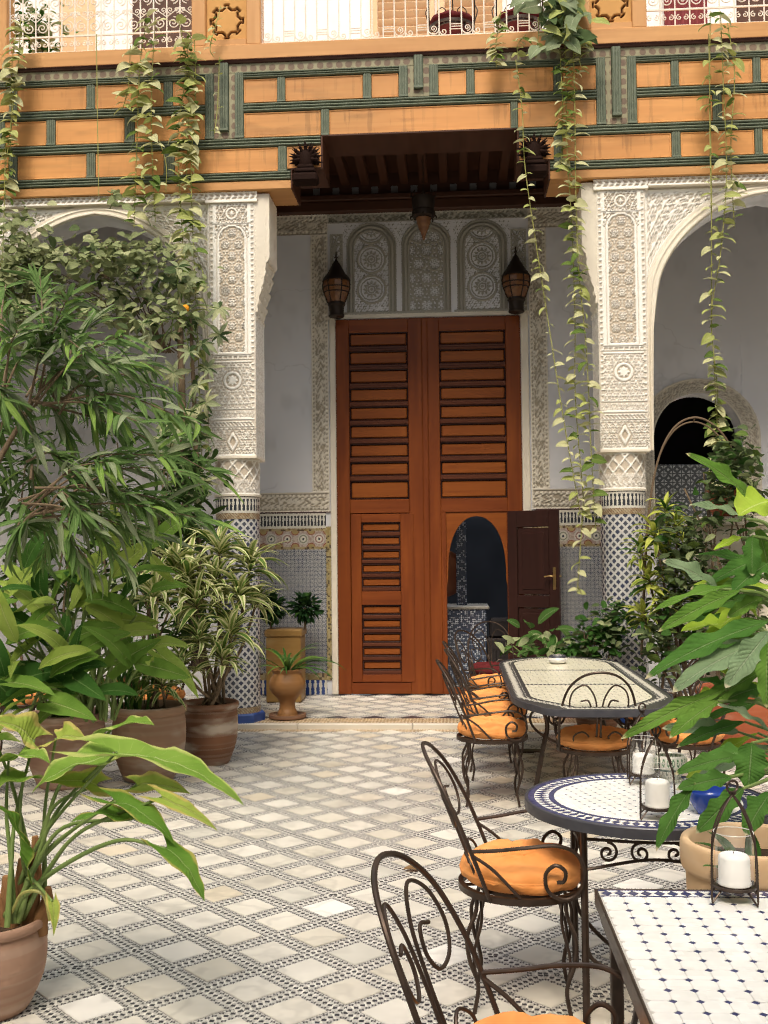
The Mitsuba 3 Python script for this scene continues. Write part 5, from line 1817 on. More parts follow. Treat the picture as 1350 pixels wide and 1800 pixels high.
PL = [(a, b, a + rr.uniform(-75, 75), b + rr.uniform(-70, 45)) for a, b in PX] + [(72, 1120, 12, 1160), (30, 1130, -20, 1050), (88, 1190, 140, 1140), (60, 1170, 112, 1205), (140, 1215, 60, 1262), (110, 1205, -5, 1222), (20, 1225, -40, 1180), (60, 1060, 20, 985), (75, 1075, 5, 1010), (150, 1010, 190, 960), (95, 1050, 120, 985), (180, 1085, 312, 1122), (215, 1150, 170, 1100), (235, 1165, 305, 1190), (265, 1040, 300, 1020),
      (130, 1180, 128, 1110), (40, 1010, 60, 940), (110, 1140, 60, 1090), (10, 1190, -10, 1130), (280, 1150, 375, 1240), (200, 1120, 255, 1100), (60, 1225, -20, 1255), (90, 1235, 150, 1262), (30, 1200, 100, 1170), (20, 1165, -40, 1120), (10, 1130, 70, 1095), (45, 1245, -30, 1290), (160, 1225, 215, 1200), (120, 1130, 175, 1095), (160, 1060, 150, 1000), (225, 1010, 300, 990), (30, 1080, 80, 1030), (120, 1070, 175, 1040), (5, 1060, 40, 1000)]
for k, (a, b, c, d) in enumerate(PL):
    Y = 7.2 + .5 * rr.random() - .25 * (b > 1100)
    B, E = at(a, b, Y), at(c, d, Y - .15 - .1 * rr.random())
    L = np.linalg.norm(E - B)
    Ms.append(pose(B, E - B + [0, 0, .12 * L], up=unit([rr.normal(0, .3), -.75, .65]), s=min(max(L, .17) * 1.15, .44), roll=rr.normal(0, .35)))
    o = root + np.array([rr.normal(.1, .14), rr.normal(0, .1), 0])
    stem(pd, [o, o * .5 + B * .5 + [0, 0, .12], B], [.013, .010, .006], 'stem_green', 6, 'petiole')
foliage(pd, 'leaf', PV, Ms)

# grass like shoots and low leaves in the second pot
gs = thing('grassy_shoots', 'thin upright green shoots in the greyish clay pot', 'plant')
SV = variants(4, 1.0, .03, 'strap', ['paddle_dark', 'paddle'], (.2, .8), .3, 0, 9, 2, 9)
Ms = []
for k in range(46):
    o = np.array([-2.36 + rr.normal(-.12, .09), 8.0 + rr.normal(0, .08), .52])
    Ms.append(pose(o, [rr.normal(.05, .22), rr.normal(0, .2), 1], up=(0, -1, .1), s=rr.uniform(.35, .75), roll=rr.uniform(-1, 1)))
foliage(gs, 'blade', SV, Ms)

# ------------------------------------------------------------------ variegated dracaena
leaf_mat('dracaena_leaf', (.075, .15, .030), (.16, .25, .060), None, (.56, .56, .27), .58)
leaf_mat('dracaena_pale', (.17, .26, .06), (.32, .38, .13), None, (.66, .65, .38), .45)
dc = thing('dracaena', 'dracaena with cream striped leaf rosettes beside the tiled shaft', 'plant')
DV = variants(6, 1.0, .15, 'lance', ['dracaena_leaf', 'dracaena_pale', 'dracaena_pale'], (.5, 1.5), .35, 0, 9, 4, 12)
Ms = []
for px, py, Y, s in ((330, 1010, 8.4, .36), (420, 1040, 8.5, .34), (270, 1040, 8.2, .34), (390, 1150, 8.2, .28), (305, 985, 8.5, .34), (385, 960, 8.6, .34), (440, 985, 8.7, .36), (345, 1050, 8.3, .32), (405, 1105, 8.3, .33), (350, 1115, 8.2, .28), (285, 1195, 7.9, .24), (450, 1050, 8.75, .30), (318, 1160, 8.1, .26), (275, 1165, 7.9, .22), (375, 1020, 8.5, .32)):
    c = at(px, py, Y)
    b = np.array([-2.04, 8.6, .48]) if px > 300 else np.array([-2.3, 8.05, .52])
    b = b + [rr.normal(0, .06), rr.normal(0, .06), 0]
    stem(dc, [b, b * .4 + c * .6 + [.03, 0, -.1], c - DZ * .05, c], [.014, .012, .010, .008], 'bark', 7, 'cane')
    for k in range(34):
        a = k * 2.4 + rr.normal(0, .2)
        el = .15 + 1.15 * (k / 34) + rr.normal(0, .1)
        d = np.array([math.cos(a) * math.cos(el), math.sin(a) * math.cos(el), math.sin(el)])
        Ms.append(pose(c - DZ * .10 * (1 - k / 34), d, s=s * rr.uniform(.85, 1.25), roll=rr.normal(0, .2)))
foliage(dc, 'leaf', DV, Ms)

# ------------------------------------------------------------------ long leaved tree on the left
leaf_mat('willow', (.075, .155, .045), (.18, .28, .095), (.30, .37, .18), rough=.27)
leaf_mat('willow_light', (.14, .26, .05), (.28, .40, .11), (.36, .45, .2), rough=.3)
leaf_mat('willow_grey', (.18, .235, .13), (.33, .38, .24), (.40, .44, .32), rough=.24)
wt = thing('long_leaf_tree', 'small tree with long drooping dark green leaves filling the left side', 'tree')
WV = variants(6, 1.0, .115, 'lance', ['willow', 'willow_grey', 'willow_light', 'willow_grey', 'willow_grey'], (.2, 1.0), .28, .01, 9, 4, 21)
base = np.array([-3.3, 6.5, 0.0])
T1, T2 = at(-40, 900, 6.4), at(60, 700, 6.5)
stem(wt, [base, base * .5 + T1 * .5 + [.05, 0, 0], T1, T2], [.034, .03, .024, .012], 'bark', 9, 'trunk')
T3 = at(-60, 760, 6.3)
stem(wt, [base + [.05, 0, 0], at(-60, 950, 6.4), T3, at(10, 560, 6.4)], [.03, .025, .02, .01], 'bark', 9, 'trunk')
Ms = []
TIPS = [(70, 485, 0), (120, 520, 0), (165, 560, 1), (30, 580, 3), (215, 590, 0), (255, 640, 1), (300, 690, 1), (345, 745, 1), (370, 830, 1), (330, 890, 2), (275, 945, 2), (215, 985, 2), (150, 985, 2), (80, 990, 2), (20, 960, 2), (5, 700, 3), (110, 660, 0), (175, 690, 1), (240, 740, 1), (290, 800, 2), (190, 810, 2), (120, 760, 0), (60, 760, 3), (60, 870, 2), (240, 870, 2), (140, 900, 2),
        (330, 830, 2), (20, 640, 3), (200, 640, 0), (-10, 850, 3), (290, 880, 2), (180, 740, 1), (95, 580, 0), (45, 920, 2), (350, 910, 2), (230, 930, 2), (150, 620, 0), (90, 700, 0), (250, 800, 2), (10, 500, 3), (60, 620, 3), (130, 830, 2)]
FROM = [T2, at(90, 720, 6.45), at(60, 880, 6.35), at(5, 680, 6.35)]
for tx, ty, s in TIPS:
    Y = 6.45 + rr.normal(0, .35)
    E = at(tx, ty, Y)
    A = FROM[s] + np.array([rr.normal(0, .05), rr.normal(0, .05), rr.normal(0, .08)])
    mid = (A + E) / 2 + np.array([0, 0, .04 + .10 * rr.random()])
    path = smooth_path([A, mid, E], 14)
    stem(wt, [A, mid, E], [.009, .006, .003], 'bark', 6, 'branch', 8)
    n = len(path)
    for q in range(int(n * .38), n):
        for h in range(1 if q % 2 else 2):
            tdir = unit(path[min(q + 1, n - 1)] - path[q - 1])
            a = rr.uniform(0, 2 * PI)
            side = unit(np.cross(tdir, [0, 0, 1])) * math.cos(a) + np.array([0, 0, 1]) * math.sin(a) * .5
            d = tdir * rr.uniform(.4, 1.1) + side * .75 + np.array([0, 0, rr.normal(-.08, .25)])
            Ms.append(pose(path[q] + rr.normal(0, .006, 3), d, up=unit([rr.normal(0, .4), rr.normal(-.4, .4), 1]), s=rr.uniform(.17, .32), roll=rr.normal(0, .4)))
foliage(wt, 'leaf', WV, Ms)

# ------------------------------------------------------------------ climbers over the left arch and the umbrella plant by the pillar
leaf_mat('ivy', (.18, .22, .10), (.36, .40, .21), (.42, .45, .28))
leaf_mat('ivy_light', (.32, .35, .18), (.52, .53, .33), (.55, .56, .38))
leaf_mat('ivy_dark', (.06, .095, .04), (.14, .18, .085), (.17, .20, .11))
iv = thing('climbing_plant', 'grey green climbing plant spilling over the left arch', 'plant')
IV = variants(5, 1.0, .62, 'oval', ['ivy', 'ivy_light', 'ivy', 'ivy_dark', 'ivy_light'], (.3, 1.0), .2, .03, 6, 4, 31)
Ms = []
rr = np.random.default_rng(8)
for px, py, sx, sy, n in ((40, 455, 56, 40, 330), (25, 510, 34, 50, 150), (170, 448, 75, 28, 240), (250, 460, 60, 40, 230), (320, 520, 35, 50, 130), (120, 520, 90, 40, 200), (230, 560, 60, 40, 120), (30, 560, 30, 60, 70), (205, 345, 10, 14, 20), (30, 385, 40, 18, 50)):
    for k in range(n):
        p = at(px + rr.normal(0, sx * .62), py + rr.normal(0, sy * .62), rr.uniform(9.55, 10.18))
        Ms.append(pose(p, away(rr, up=-.25) + [0, -.35, 0], up=unit([rr.normal(0, .3), -.5, .8]), s=rr.uniform(.065, .135), roll=rr.normal(0, .5)))
foliage(iv, 'leaf', IV, Ms)
for k in range(16):
    A = at(300 + rr.normal(0, 12), 620, 10.05)
    B = at(rr.uniform(0, 330), rr.uniform(400, 560), rr.uniform(9.7, 10.1))
    stem(iv, [A, (A + B) / 2 + [0, 0, .12], B], [.008, .006, .003], 'bark', 5, 'runner')

um = thing('umbrella_plant', 'umbrella plant with fingered leaf clusters climbing beside the left pillar', 'plant')
leaf_mat('finger', (.20, .25, .13), (.38, .42, .25), (.44, .47, .32), rough=.3)
leaf_mat('finger_dark', (.035, .065, .025), (.09, .13, .055), None)
UV_ = variants(5, 1.0, .30, 'lance', ['finger', 'finger', 'ivy_light', 'finger_dark'], (.4, 1.2), .2, .01, 7, 4, 35)
Ms = []
trunkp = [at(345, 1180, 9.7), at(330, 950, 9.8), at(322, 760, 9.85), at(316, 560, 9.9)]
stem(um, trunkp, [.045, .042, .036, .03], 'bark', 10, 'trunk')
stem(um, [trunkp[0] + [.06, 0, 0], at(345, 800, 9.85), at(335, 560, 9.9)], [.03, .025, .015], 'bark', 8, 'trunk')
CL = [(290, 545), (265, 515), (330, 500), (350, 560), (375, 545), (300, 590), (245, 560), (355, 600), (365, 640), (345, 680), (310, 650), (290, 690), (335, 720), (365, 700), (320, 760), (350, 770), (295, 740), (340, 820), (360, 840), (300, 800), (310, 850), (345, 870), (280, 780), (270, 650), (330, 620), (220, 520), (385, 590), (260, 600), (355, 740), (325, 900), (300, 900), (350, 915), (235, 480), (310, 470), (330, 440)]
for px, py in CL:
    c = at(px + rr.normal(0, 4), py + rr.normal(0, 4), rr.uniform(9.6, 10.0))
    k0 = np.argmin([abs(c[2] - q[2]) for q in trunkp])
    stem(um, [trunkp[k0], (trunkp[k0] + c) / 2 + [0, -.05, .07], c], [.008, .006, .004], 'stem_green', 5, 'petiole')
    axis = unit([rr.normal(0, .4), -.8, rr.normal(.4, .3)])
    u = unit(np.cross(axis, [.3, .2, 1]))
    w = np.cross(axis, u)
    for q in range(8):
        a = q * PI / 4 + rr.normal(0, .12)
        Ms.append(pose(c, u * math.cos(a) + w * math.sin(a) + axis * .25 + np.array([0, 0, -.25]), up=axis, s=rr.uniform(.11, .19), roll=rr.normal(0, .15)))
foliage(um, 'leaflet', UV_, Ms)
mat('blossom', (.75, .30, .02), .6, .2)
k_ = put(um + '__blossom', trimesh.creation.icosphere(2, .035).apply_translation(at(326, 542, 9.6)), 'blossom', True)
tag(k_, 'single orange yellow blossom')

ds = thing('dark_shrub', 'dark leafy shrub mass in the shade behind the left pots', 'plant')
leaf_mat('shade_leaf', (.03, .07, .02), (.09, .15, .045), (.15, .20, .08))
Ms = []
for px, py, sx, sy, n in ((330, 830, 40, 70, 220), (310, 930, 60, 50, 220), (120, 900, 120, 60, 240), (60, 1030, 90, 60, 200), (200, 1060, 90, 70, 260), (330, 1090, 50, 60, 160), (20, 800, 50, 90, 160), (170, 720, 90, 60, 110)):
    for k in range(n):
        p = at(px + rr.normal(0, sx * .6), py + rr.normal(0, sy * .6), rr.uniform(8.9, 9.6))
        Ms.append(pose(p, away(rr, up=-.1) + [0, -.3, 0], s=rr.uniform(.12, .24), roll=rr.normal(0, .5)))
foliage(ds, 'leaf', variants(5, 1.0, .26, 'lance', ['shade_leaf', 'shade_leaf', 'finger_dark', 'finger', 'ivy_dark'], (.3, 1.1), .25, .01, 7, 4, 38), Ms)
for k in range(14):
    b = np.array([-3.2 + rr.normal(0, .5), 9.25, .1])
    e = at(rr.uniform(20, 350), rr.uniform(760, 1000), 9.25)
    stem(ds, [b, (b + e) / 2 + [rr.normal(0, .1), 0, 0], e], [.014, .011, .006], 'bark', 6)

# ------------------------------------------------------------------ hanging vines
leaf_mat('pothos', (.28, .33, .09), (.50, .52, .21), (.56, .57, .30))
leaf_mat('pothos_pale', (.46, .47, .24), (.62, .61, .38), None)
leaf_mat('pothos_dark', (.07, .13, .028), (.18, .25, .065), (.26, .31, .12))
HV = variants(5, 1.0, .66, 'heart', ['pothos', 'pothos_pale', 'pothos', 'pothos_pale', 'pothos_dark'], (.4, 1.2), .28, .02, 7, 4, 41)


def vine(label, strands, size=.115, step=.052, most=300, seed=1, group='hanging vines on the facade'):
    k = thing('hanging_vine', label, 'vine', group)
    r = np.random.default_rng(seed)
    Ms = []
    for pts, Y, dens in strands:
        P = smooth_path([at(a + r.normal(0, 3.2), b, Y + r.normal(0, .03)) for a, b in pts], 8)
        put(k + '__strand', MB().tube(P, .0045, 5), 'stem_yellow', 50)
        L = np.r_[0, np.cumsum(np.linalg.norm(np.diff(P, axis=0), axis=1))]
        if dens <= 0:
            continue
        s = .05
        side = 1
        while s < L[-1]:
            p = np.array([np.interp(s, L, P[:, c]) for c in range(3)])
            a = r.uniform(-1.1, 1.1) + (PI if side < 0 else 0)
            d = np.array([math.cos(a), -abs(math.sin(a)) * .6 - .15, r.normal(-.15, .3)])
            Ms.append(pose(p + d * .02, d, up=unit([r.normal(0, .3), -.35, .9]), s=size * r.uniform(.45, 1.3), roll=r.normal(0, .4)))
            side = -side
            s += step / dens * r.choice([.25, .6, 1.0, 1.5, 2.2], p=[.2, .25, .25, .2, .1])
    foliage(k, 'leaf', HV, Ms, most, seed)
    return k


vine('leafy vine hanging at the far left edge of the facade', [([(30, 40), (22, 120), (14, 230), (10, 350)], 10.05, 1.5), ([(40, 30), (34, 110), (20, 190), (16, 290)], 10.02, 1.5), ([(12, 240), (8, 400), (6, 520)], 10.03, .6)], seed=2)
vine('trio of leafy strands hanging over the left arch, leftmost vine bunch', [([(255, 20), (245, 110), (243, 230), (242, 400)], 10.03, 1.35), ([(275, 30), (273, 120), (270, 240), (271, 390)], 10.0, 1.35), ([(230, 80), (225, 150), (222, 190)], 10.05, 1.3), ([(285, 245), (291, 290), (297, 338)], 10.0, 0)], .12, seed=3)
vine('dense leafy vine hanging down along the outer edge of the left pillar', [([(315, 30), (322, 120), (318, 240), (322, 400), (330, 520)], 10.02, 1.5), ([(338, 60), (341, 160), (338, 300), (342, 460), (350, 640), (352, 800)], 9.98, 1.3), ([(330, 60), (328, 180), (326, 330)], 10.05, 1.3)], .12, seed=4)
vine('thin bare string hanging from the left railing', [([(172, 60), (172, 200), (170, 345)], 10.05, 0)], seed=5, group=None)
vine('short vine trailing over the carved post left of the middle railing', [([(385, 10), (378, 80), (372, 100)], 10.08, 1.3), ([(390, 100), (383, 190), (380, 235)], 10.1, .7)], .06, seed=6)
vine('short leafy tuft hanging left of the right carved post', [([(880, 20), (873, 75), (874, 118)], 10.04, 2.2), ([(945, 30), (948, 60), (940, 102)], 10.04, .9), ([(925, 60), (915, 80), (912, 105)], 10.04, 1.4)], .085, seed=7)
vine('long slanting vine crossing from the canopy step to the right pillar foot', [([(912, 105), (922, 190), (930, 290), (944, 420), (966, 600), (992, 760), (1018, 905)], 10.0, .75)], .09, seed=8)
vine('longest leafy vine hanging in front of the right pillar edge', [([(995, 40), (1000, 140), (993, 260), (1004, 400), (1012, 560), (1018, 700), (1026, 880)], 10.0, 1.25), ([(1008, 40), (1012, 180), (1008, 330), (1020, 470), (1030, 620), (1042, 790), (1050, 930)], 9.97, 1.1), ([(985, 80), (988, 200), (990, 300)], 10.03, 1.2), ([(1030, 60), (1022, 110), (1038, 130)], 10.02, 1.2), ([(1026, 880), (1022, 960), (1020, 1040)], 10.0, .7)], .105, seed=9)
vine('leafy vine hanging through the right arch', [([(1252, 20), (1250, 200), (1252, 420)], 10.0, .4), ([(1268, 20), (1268, 160), (1272, 300), (1262, 440), (1256, 560), (1262, 700), (1252, 830)], 9.97, 1.1), ([(1280, 40), (1290, 130), (1286, 260), (1288, 400)], 10.0, .8), ([(1245, 60), (1247, 300), (1250, 450), (1252, 560)], 10.03, .25), ([(1252, 620), (1262, 760), (1268, 900)], 9.95, 1.6)], .105, seed=10)
leaf_mat('big_pothos', (.14, .19, .10), (.33, .38, .24), (.42, .45, .32))
leaf_mat('big_pothos_dark', (.05, .085, .035), (.13, .18, .08), None)
bp_ = thing('balcony_plant', 'clump of big pale pothos leaves on the railing beside the right carved post', 'plant')
Ms = []
for k in range(95):
    p = at(985 + rr.normal(0, 27), 20 + rr.normal(0, 32), rr.uniform(9.85, 10.2))
    Ms.append(pose(p, [rr.normal(0, .7), -.5, rr.normal(-.3, .5)], up=unit([rr.normal(0, .4), -.5, .7]), s=rr.uniform(.12, .24), roll=rr.normal(0, .4)))
foliage(bp_, 'leaf', variants(5, 1.0, .7, 'heart', ['big_pothos', 'big_pothos', 'big_pothos_dark', 'pothos'], (.3, 1.0), .25, .03, 8, 4, 47), Ms)
stem(bp_, [at(985, -60, 10.3), at(985, 0, 10.1), at(990, 60, 10.0)], .008, 'stem_green', 6)
bl = thing('balcony_plant', 'small leafy bush behind the curly railing at the upper left', 'plant')
Ms = [pose(at(58 + rr.normal(0, 24), 55 + rr.normal(0, 22), rr.uniform(10.5, 10.8)), away(rr), s=rr.uniform(.06, .12), roll=rr.normal(0, .5)) for k in range(240)]
foliage(bl, 'leaf', variants(4, 1.0, .6, 'oval', ['ivy', 'paddle_dark', 'ivy_light'], (.2, .9), .2, .02, 6, 4, 48), Ms)
for k in range(5):
    stem(bl, [np.array([-4.2 + .03 * k, 10.65, 6.77]), at(58 + rr.normal(0, 20), 50, 10.65)], .007, 'bark', 5)
# ------------------------------------------------------------------ urn, mustard planter
ur = thing('footed_urn', 'ochre footed urn on a dark saucer by the left pillar', 'urn')
c = (-1.715, 10.62, .055)
put(ur + '__saucer', MB().lathe([(0, .0), (.16, 0), (.185, .012), (.188, .045), (.176, .047), (.17, .025), (0, .02)], c, 40), 'clay_brown', 35)
pr = np.array([(0, .026), (.105, .026), (.098, .06), (.082, .10), (.078, .15), (.10, .20), (.155, .26), (.180, .32), (.178, .37), (.155, .42), (.142, .45), (.152, .475), (.158, .49), (.146, .492), (.134, .46)])
put(ur + '__body', MB().lathe(np.vstack([pr[:1], smooth_path(pr[1:], 4)]), c, 48), 'ochre_clay', 40)
put(ur + '__soil', MB().lathe([(0, .462), (.135, .46)], c, 24), 'soil')
rr = np.random.default_rng(15)
sp = thing('strap_leaf_plant', 'plant with dark arching strap leaves in the footed urn', 'plant')
Ms = []
for k in range(30):
    a = rr.uniform(-PI, PI)
    el = rr.uniform(.5, 1.35)
    d = np.array([math.cos(a) * math.cos(el), math.sin(a) * math.cos(el), math.sin(el)])
    Ms.append(pose(np.array(c) + [d[0] * .05, d[1] * .05, .46], d, s=rr.uniform(.28, .55), roll=rr.normal(0, .2)))
Ms += [pose(np.array(c) + [.05, -.02, .46], [.8, -.1, .75], s=.62), pose(np.array(c) + [.06, .02, .46], [.6, -.2, .9], s=.5), pose(np.array(c) + [.05, 0, .46], [.9, -.3, .5], s=.5)]
foliage(sp, 'leaf', variants(5, 1.0, .07, 'strap', ['paddle_dark', 'paddle', 'willow'], (1.0, 2.0), .3, 0, 11, 2, 51), Ms)
mp = thing('square_planter', 'mustard yellow square planter against the zellige dado', 'pot')
put(mp + '__body', MB().box(-2.13, -1.74, 11.72, 12.10, .055, .779, .012), 'mustard')
put(mp + '__rim', MB().box(-2.145, -1.725, 11.705, 12.115, .78, .862, .015), 'mustard')
leaf_mat('bush_dark', (.012, .040, .014), (.035, .080, .028), None)
leaf_mat('bush_mid', (.03, .09, .02), (.08, .16, .04), None)
for px, s in ((476, 0), (536, 1)):
    tp = thing('dark_bush', 'small dark bushy plant, %s of two in the mustard planter' % ('left', 'right')[s], 'plant')
    Ms = []
    c0 = at(px, 1068, 11.9)
    for k in range(420):
        d = unit(rr.normal(0, 1, 3))
        p = c0 + d * rr.uniform(.03, .15) * [1.05, 1, .95]
        Ms.append(pose(p, d + [0, 0, .25], s=rr.uniform(.06, .10), roll=rr.normal(0, .4)))
    foliage(tp, 'leaf', variants(4, 1.0, .42, 'lance', ['bush_dark', 'bush_dark', 'bush_mid'], (.2, .9), .25, 0, 6, 2, 52 + s), Ms, 150)
    stem(tp, [np.array([c0[0], 11.9, .85]), c0], .012, 'bark', 6)

# ------------------------------------------------------------------ plants by the right pillar
dm = thing('dumb_cane', 'low plant with broad pale centred leaves beside the open wicket leaf', 'plant')
leaf_mat('dumb_leaf', (.05, .13, .03), (.12, .22, .06), (.36, .42, .22))
leaf_mat('dumb_pale', (.26, .32, .15), (.42, .46, .27), (.5, .52, .36))
Ms = []
for k in range(46):
    p = at(955 + rr.normal(0, 34), 1128 + rr.normal(0, 22), rr.uniform(10.9, 11.5))
    Ms.append(pose(p, [rr.normal(-.1, .7), -.5, rr.normal(.1, .35)], up=unit([rr.normal(0, .3), -.5, .8]), s=rr.uniform(.16, .30), roll=rr.normal(0, .3)))
    if k % 5 == 0:
        stem(dm, [np.array([1.05 + rr.normal(0, .1), 11.3, .3]), p], .007, 'stem_green', 5)
foliage(dm, 'leaf', variants(4, 1.0, .42, 'oval', ['dumb_leaf', 'dumb_leaf', 'dumb_pale'], (.4, 1.0), .2, .02, 8, 4, 61), Ms)
pot('clay pot behind the far end of the long table', 1.12, 11.25, .22, .40, 'clay_red', .05)
bs = thing('leafy_bush', 'dark leafy bush at the foot of the right pillar behind the long table', 'plant')
Ms = []
for px, py, sx, sy, n in ((1065, 1110, 34, 30, 260), (1020, 1140, 40, 18, 160), (1090, 1075, 20, 16, 70)):
    for k in range(n):
        p = at(px + rr.normal(0, sx * .6), py + rr.normal(0, sy * .6), rr.uniform(9.75, 10.15))
        Ms.append(pose(p, away(rr) + [0, -.3, 0], s=rr.uniform(.06, .12), roll=rr.normal(0, .5)))
foliage(bs, 'leaf', variants(4, 1.0, .55, 'oval', ['bush_mid', 'ivy_dark', 'paddle_dark', 'ivy'], (.2, .9), .2, .02, 6, 4, 62), Ms)
for k in range(6):
    stem(bs, [np.array([1.25 + rr.normal(0, .08), 10.0, .3]), at(1050 + rr.normal(0, 25), 1110, 9.95)], .008, 'bark', 5)
pot('clay pot at the foot of the right pillar', 1.27, 9.95, .2, .36, 'clay_brown')

ct = thing('yellow_dracaena', 'yellow green spiky plant in front of the right pillar', 'plant')
leaf_mat('croton', (.16, .26, .03), (.32, .42, .07), None, (.52, .54, .16), .6)
leaf_mat('croton_yellow', (.38, .44, .07), (.56, .58, .16), None)
CV = variants(6, 1.0, .23, 'lance', ['croton', 'croton_yellow', 'croton_yellow', 'croton', 'bush_mid'], (.5, 1.5), .3, .01, 8, 4, 63)
Ms = []
for px, py, s in ((1150, 930, .26), (1180, 985, .26), (1140, 1010, .24), (1125, 960, .22), (1165, 1050, .24), (1190, 920, .22), (1130, 1075, .22), (1200, 1040, .24), (1170, 890, .22)):
    c = at(px, py, rr.uniform(9.2, 9.6))
    b = np.array([1.98 + rr.normal(0, .08), 9.45, .35])
    stem(ct, [b, (b + c) / 2 + [-.03, 0, 0], c], [.014, .011, .008], 'bark', 7, 'cane')
    for k in range(26):
        a = k * 2.4 + rr.normal(0, .2)
        el = -.1 + 1.25 * (k / 26) + rr.normal(0, .1)
        Ms.append(pose(c - DZ * .12 * (1 - k / 26), [math.cos(a) * math.cos(el), math.sin(a) * math.cos(el), math.sin(el)], s=s * rr.uniform(.7, 1.1), roll=rr.normal(0, .2)))
foliage(ct, 'leaf', CV, Ms)
pot('clay pot in front of the right pillar under the spiky plant', 1.98, 9.45, .22, .40, 'clay_brown')

ho = thing('trellis_hoop', 'thin rusty iron hoop trellis before the round headed doorway', 'trellis')
mat('rust', (.16, .11, .07), .7, .4, .3)
hp = [at(a, b, 9.55) for a, b in ((1128, 1150), (1134, 1000), (1142, 890), (1158, 805), (1185, 752), (1222, 734), (1260, 752), (1290, 800), (1308, 890), (1314, 1000), (1316, 1150))]
put(ho + '__rod', MB().tube(smooth_path(hp, 8), .010, 7), 'rust', 40)
hp2 = [p + [.02, .16, -.02] for p in hp]
put(ho + '__rod', MB().tube(smooth_path(hp2, 8), .008, 7), 'rust', 40)
for k in range(1, 10, 2):
    put(ho + '__rung', MB().tube([hp[k], hp2[k]], .006, 6), 'rust', 40)
hc = thing('trellis_climber', 'olive green climber massed on the right side of the hoop trellis', 'plant')
Ms = []
for px, py, sx, sy, n in ((1285, 810, 36, 40, 260), (1265, 860, 24, 40, 120), (1200, 930, 45, 30, 140), (1210, 1000, 55, 50, 300), (1310, 870, 30, 50, 130), (1230, 1090, 60, 60, 320), (1160, 1120, 30, 50, 200), (1300, 1060, 50, 70, 250)):
    for k in range(n):
        p = at(px + rr.normal(0, sx * .6), py + rr.normal(0, sy * .6), rr.uniform(9.0, 9.7))
        Ms.append(pose(p, away(rr) + [0, -.3, -.1], s=rr.uniform(.06, .13), roll=rr.normal(0, .5)))
foliage(hc, 'leaf', variants(5, 1.0, .55, 'oval', ['ivy_dark', 'bush_mid', 'bush_mid', 'pothos_dark', 'ivy'], (.3, 1.0), .2, .03, 6, 4, 65), Ms)
for k in range(9):
    b = np.array([2.35 + rr.normal(0, .12), 9.3, .45])
    e = at(1200 + rr.uniform(0, 110), rr.uniform(820, 1000), 9.35)
    stem(hc, [b, (b + e) / 2 + [rr.normal(0, .1), 0, 0], e], .008, 'bark', 6)
pot('big red clay pot at the right edge behind the long table chairs', 2.30, 8.85, .36, .58, 'clay_red')
pot('red clay urn on a ledge at the right edge, level with the doorway tiles', *at(1278, 905, 9.9)[:2], .17, .26, 'clay_red', at(1278, 905, 9.9)[2] - .02)
lg = thing('stone_ledge', 'low stone ledge carrying a red urn at the right edge', 'ledge')
pz = at(1278, 905, 9.9)
put(lg + '__slab', MB().box(pz[0] - .35, pz[0] + .9, 9.68, 10.12, pz[2] - .10, pz[2] - .022, .01), 'stone')
put(lg + '__block', MB().box(pz[0] - .28, pz[0] + .9, 9.74, 10.08, 0, pz[2] - .101, .01), 'cream')

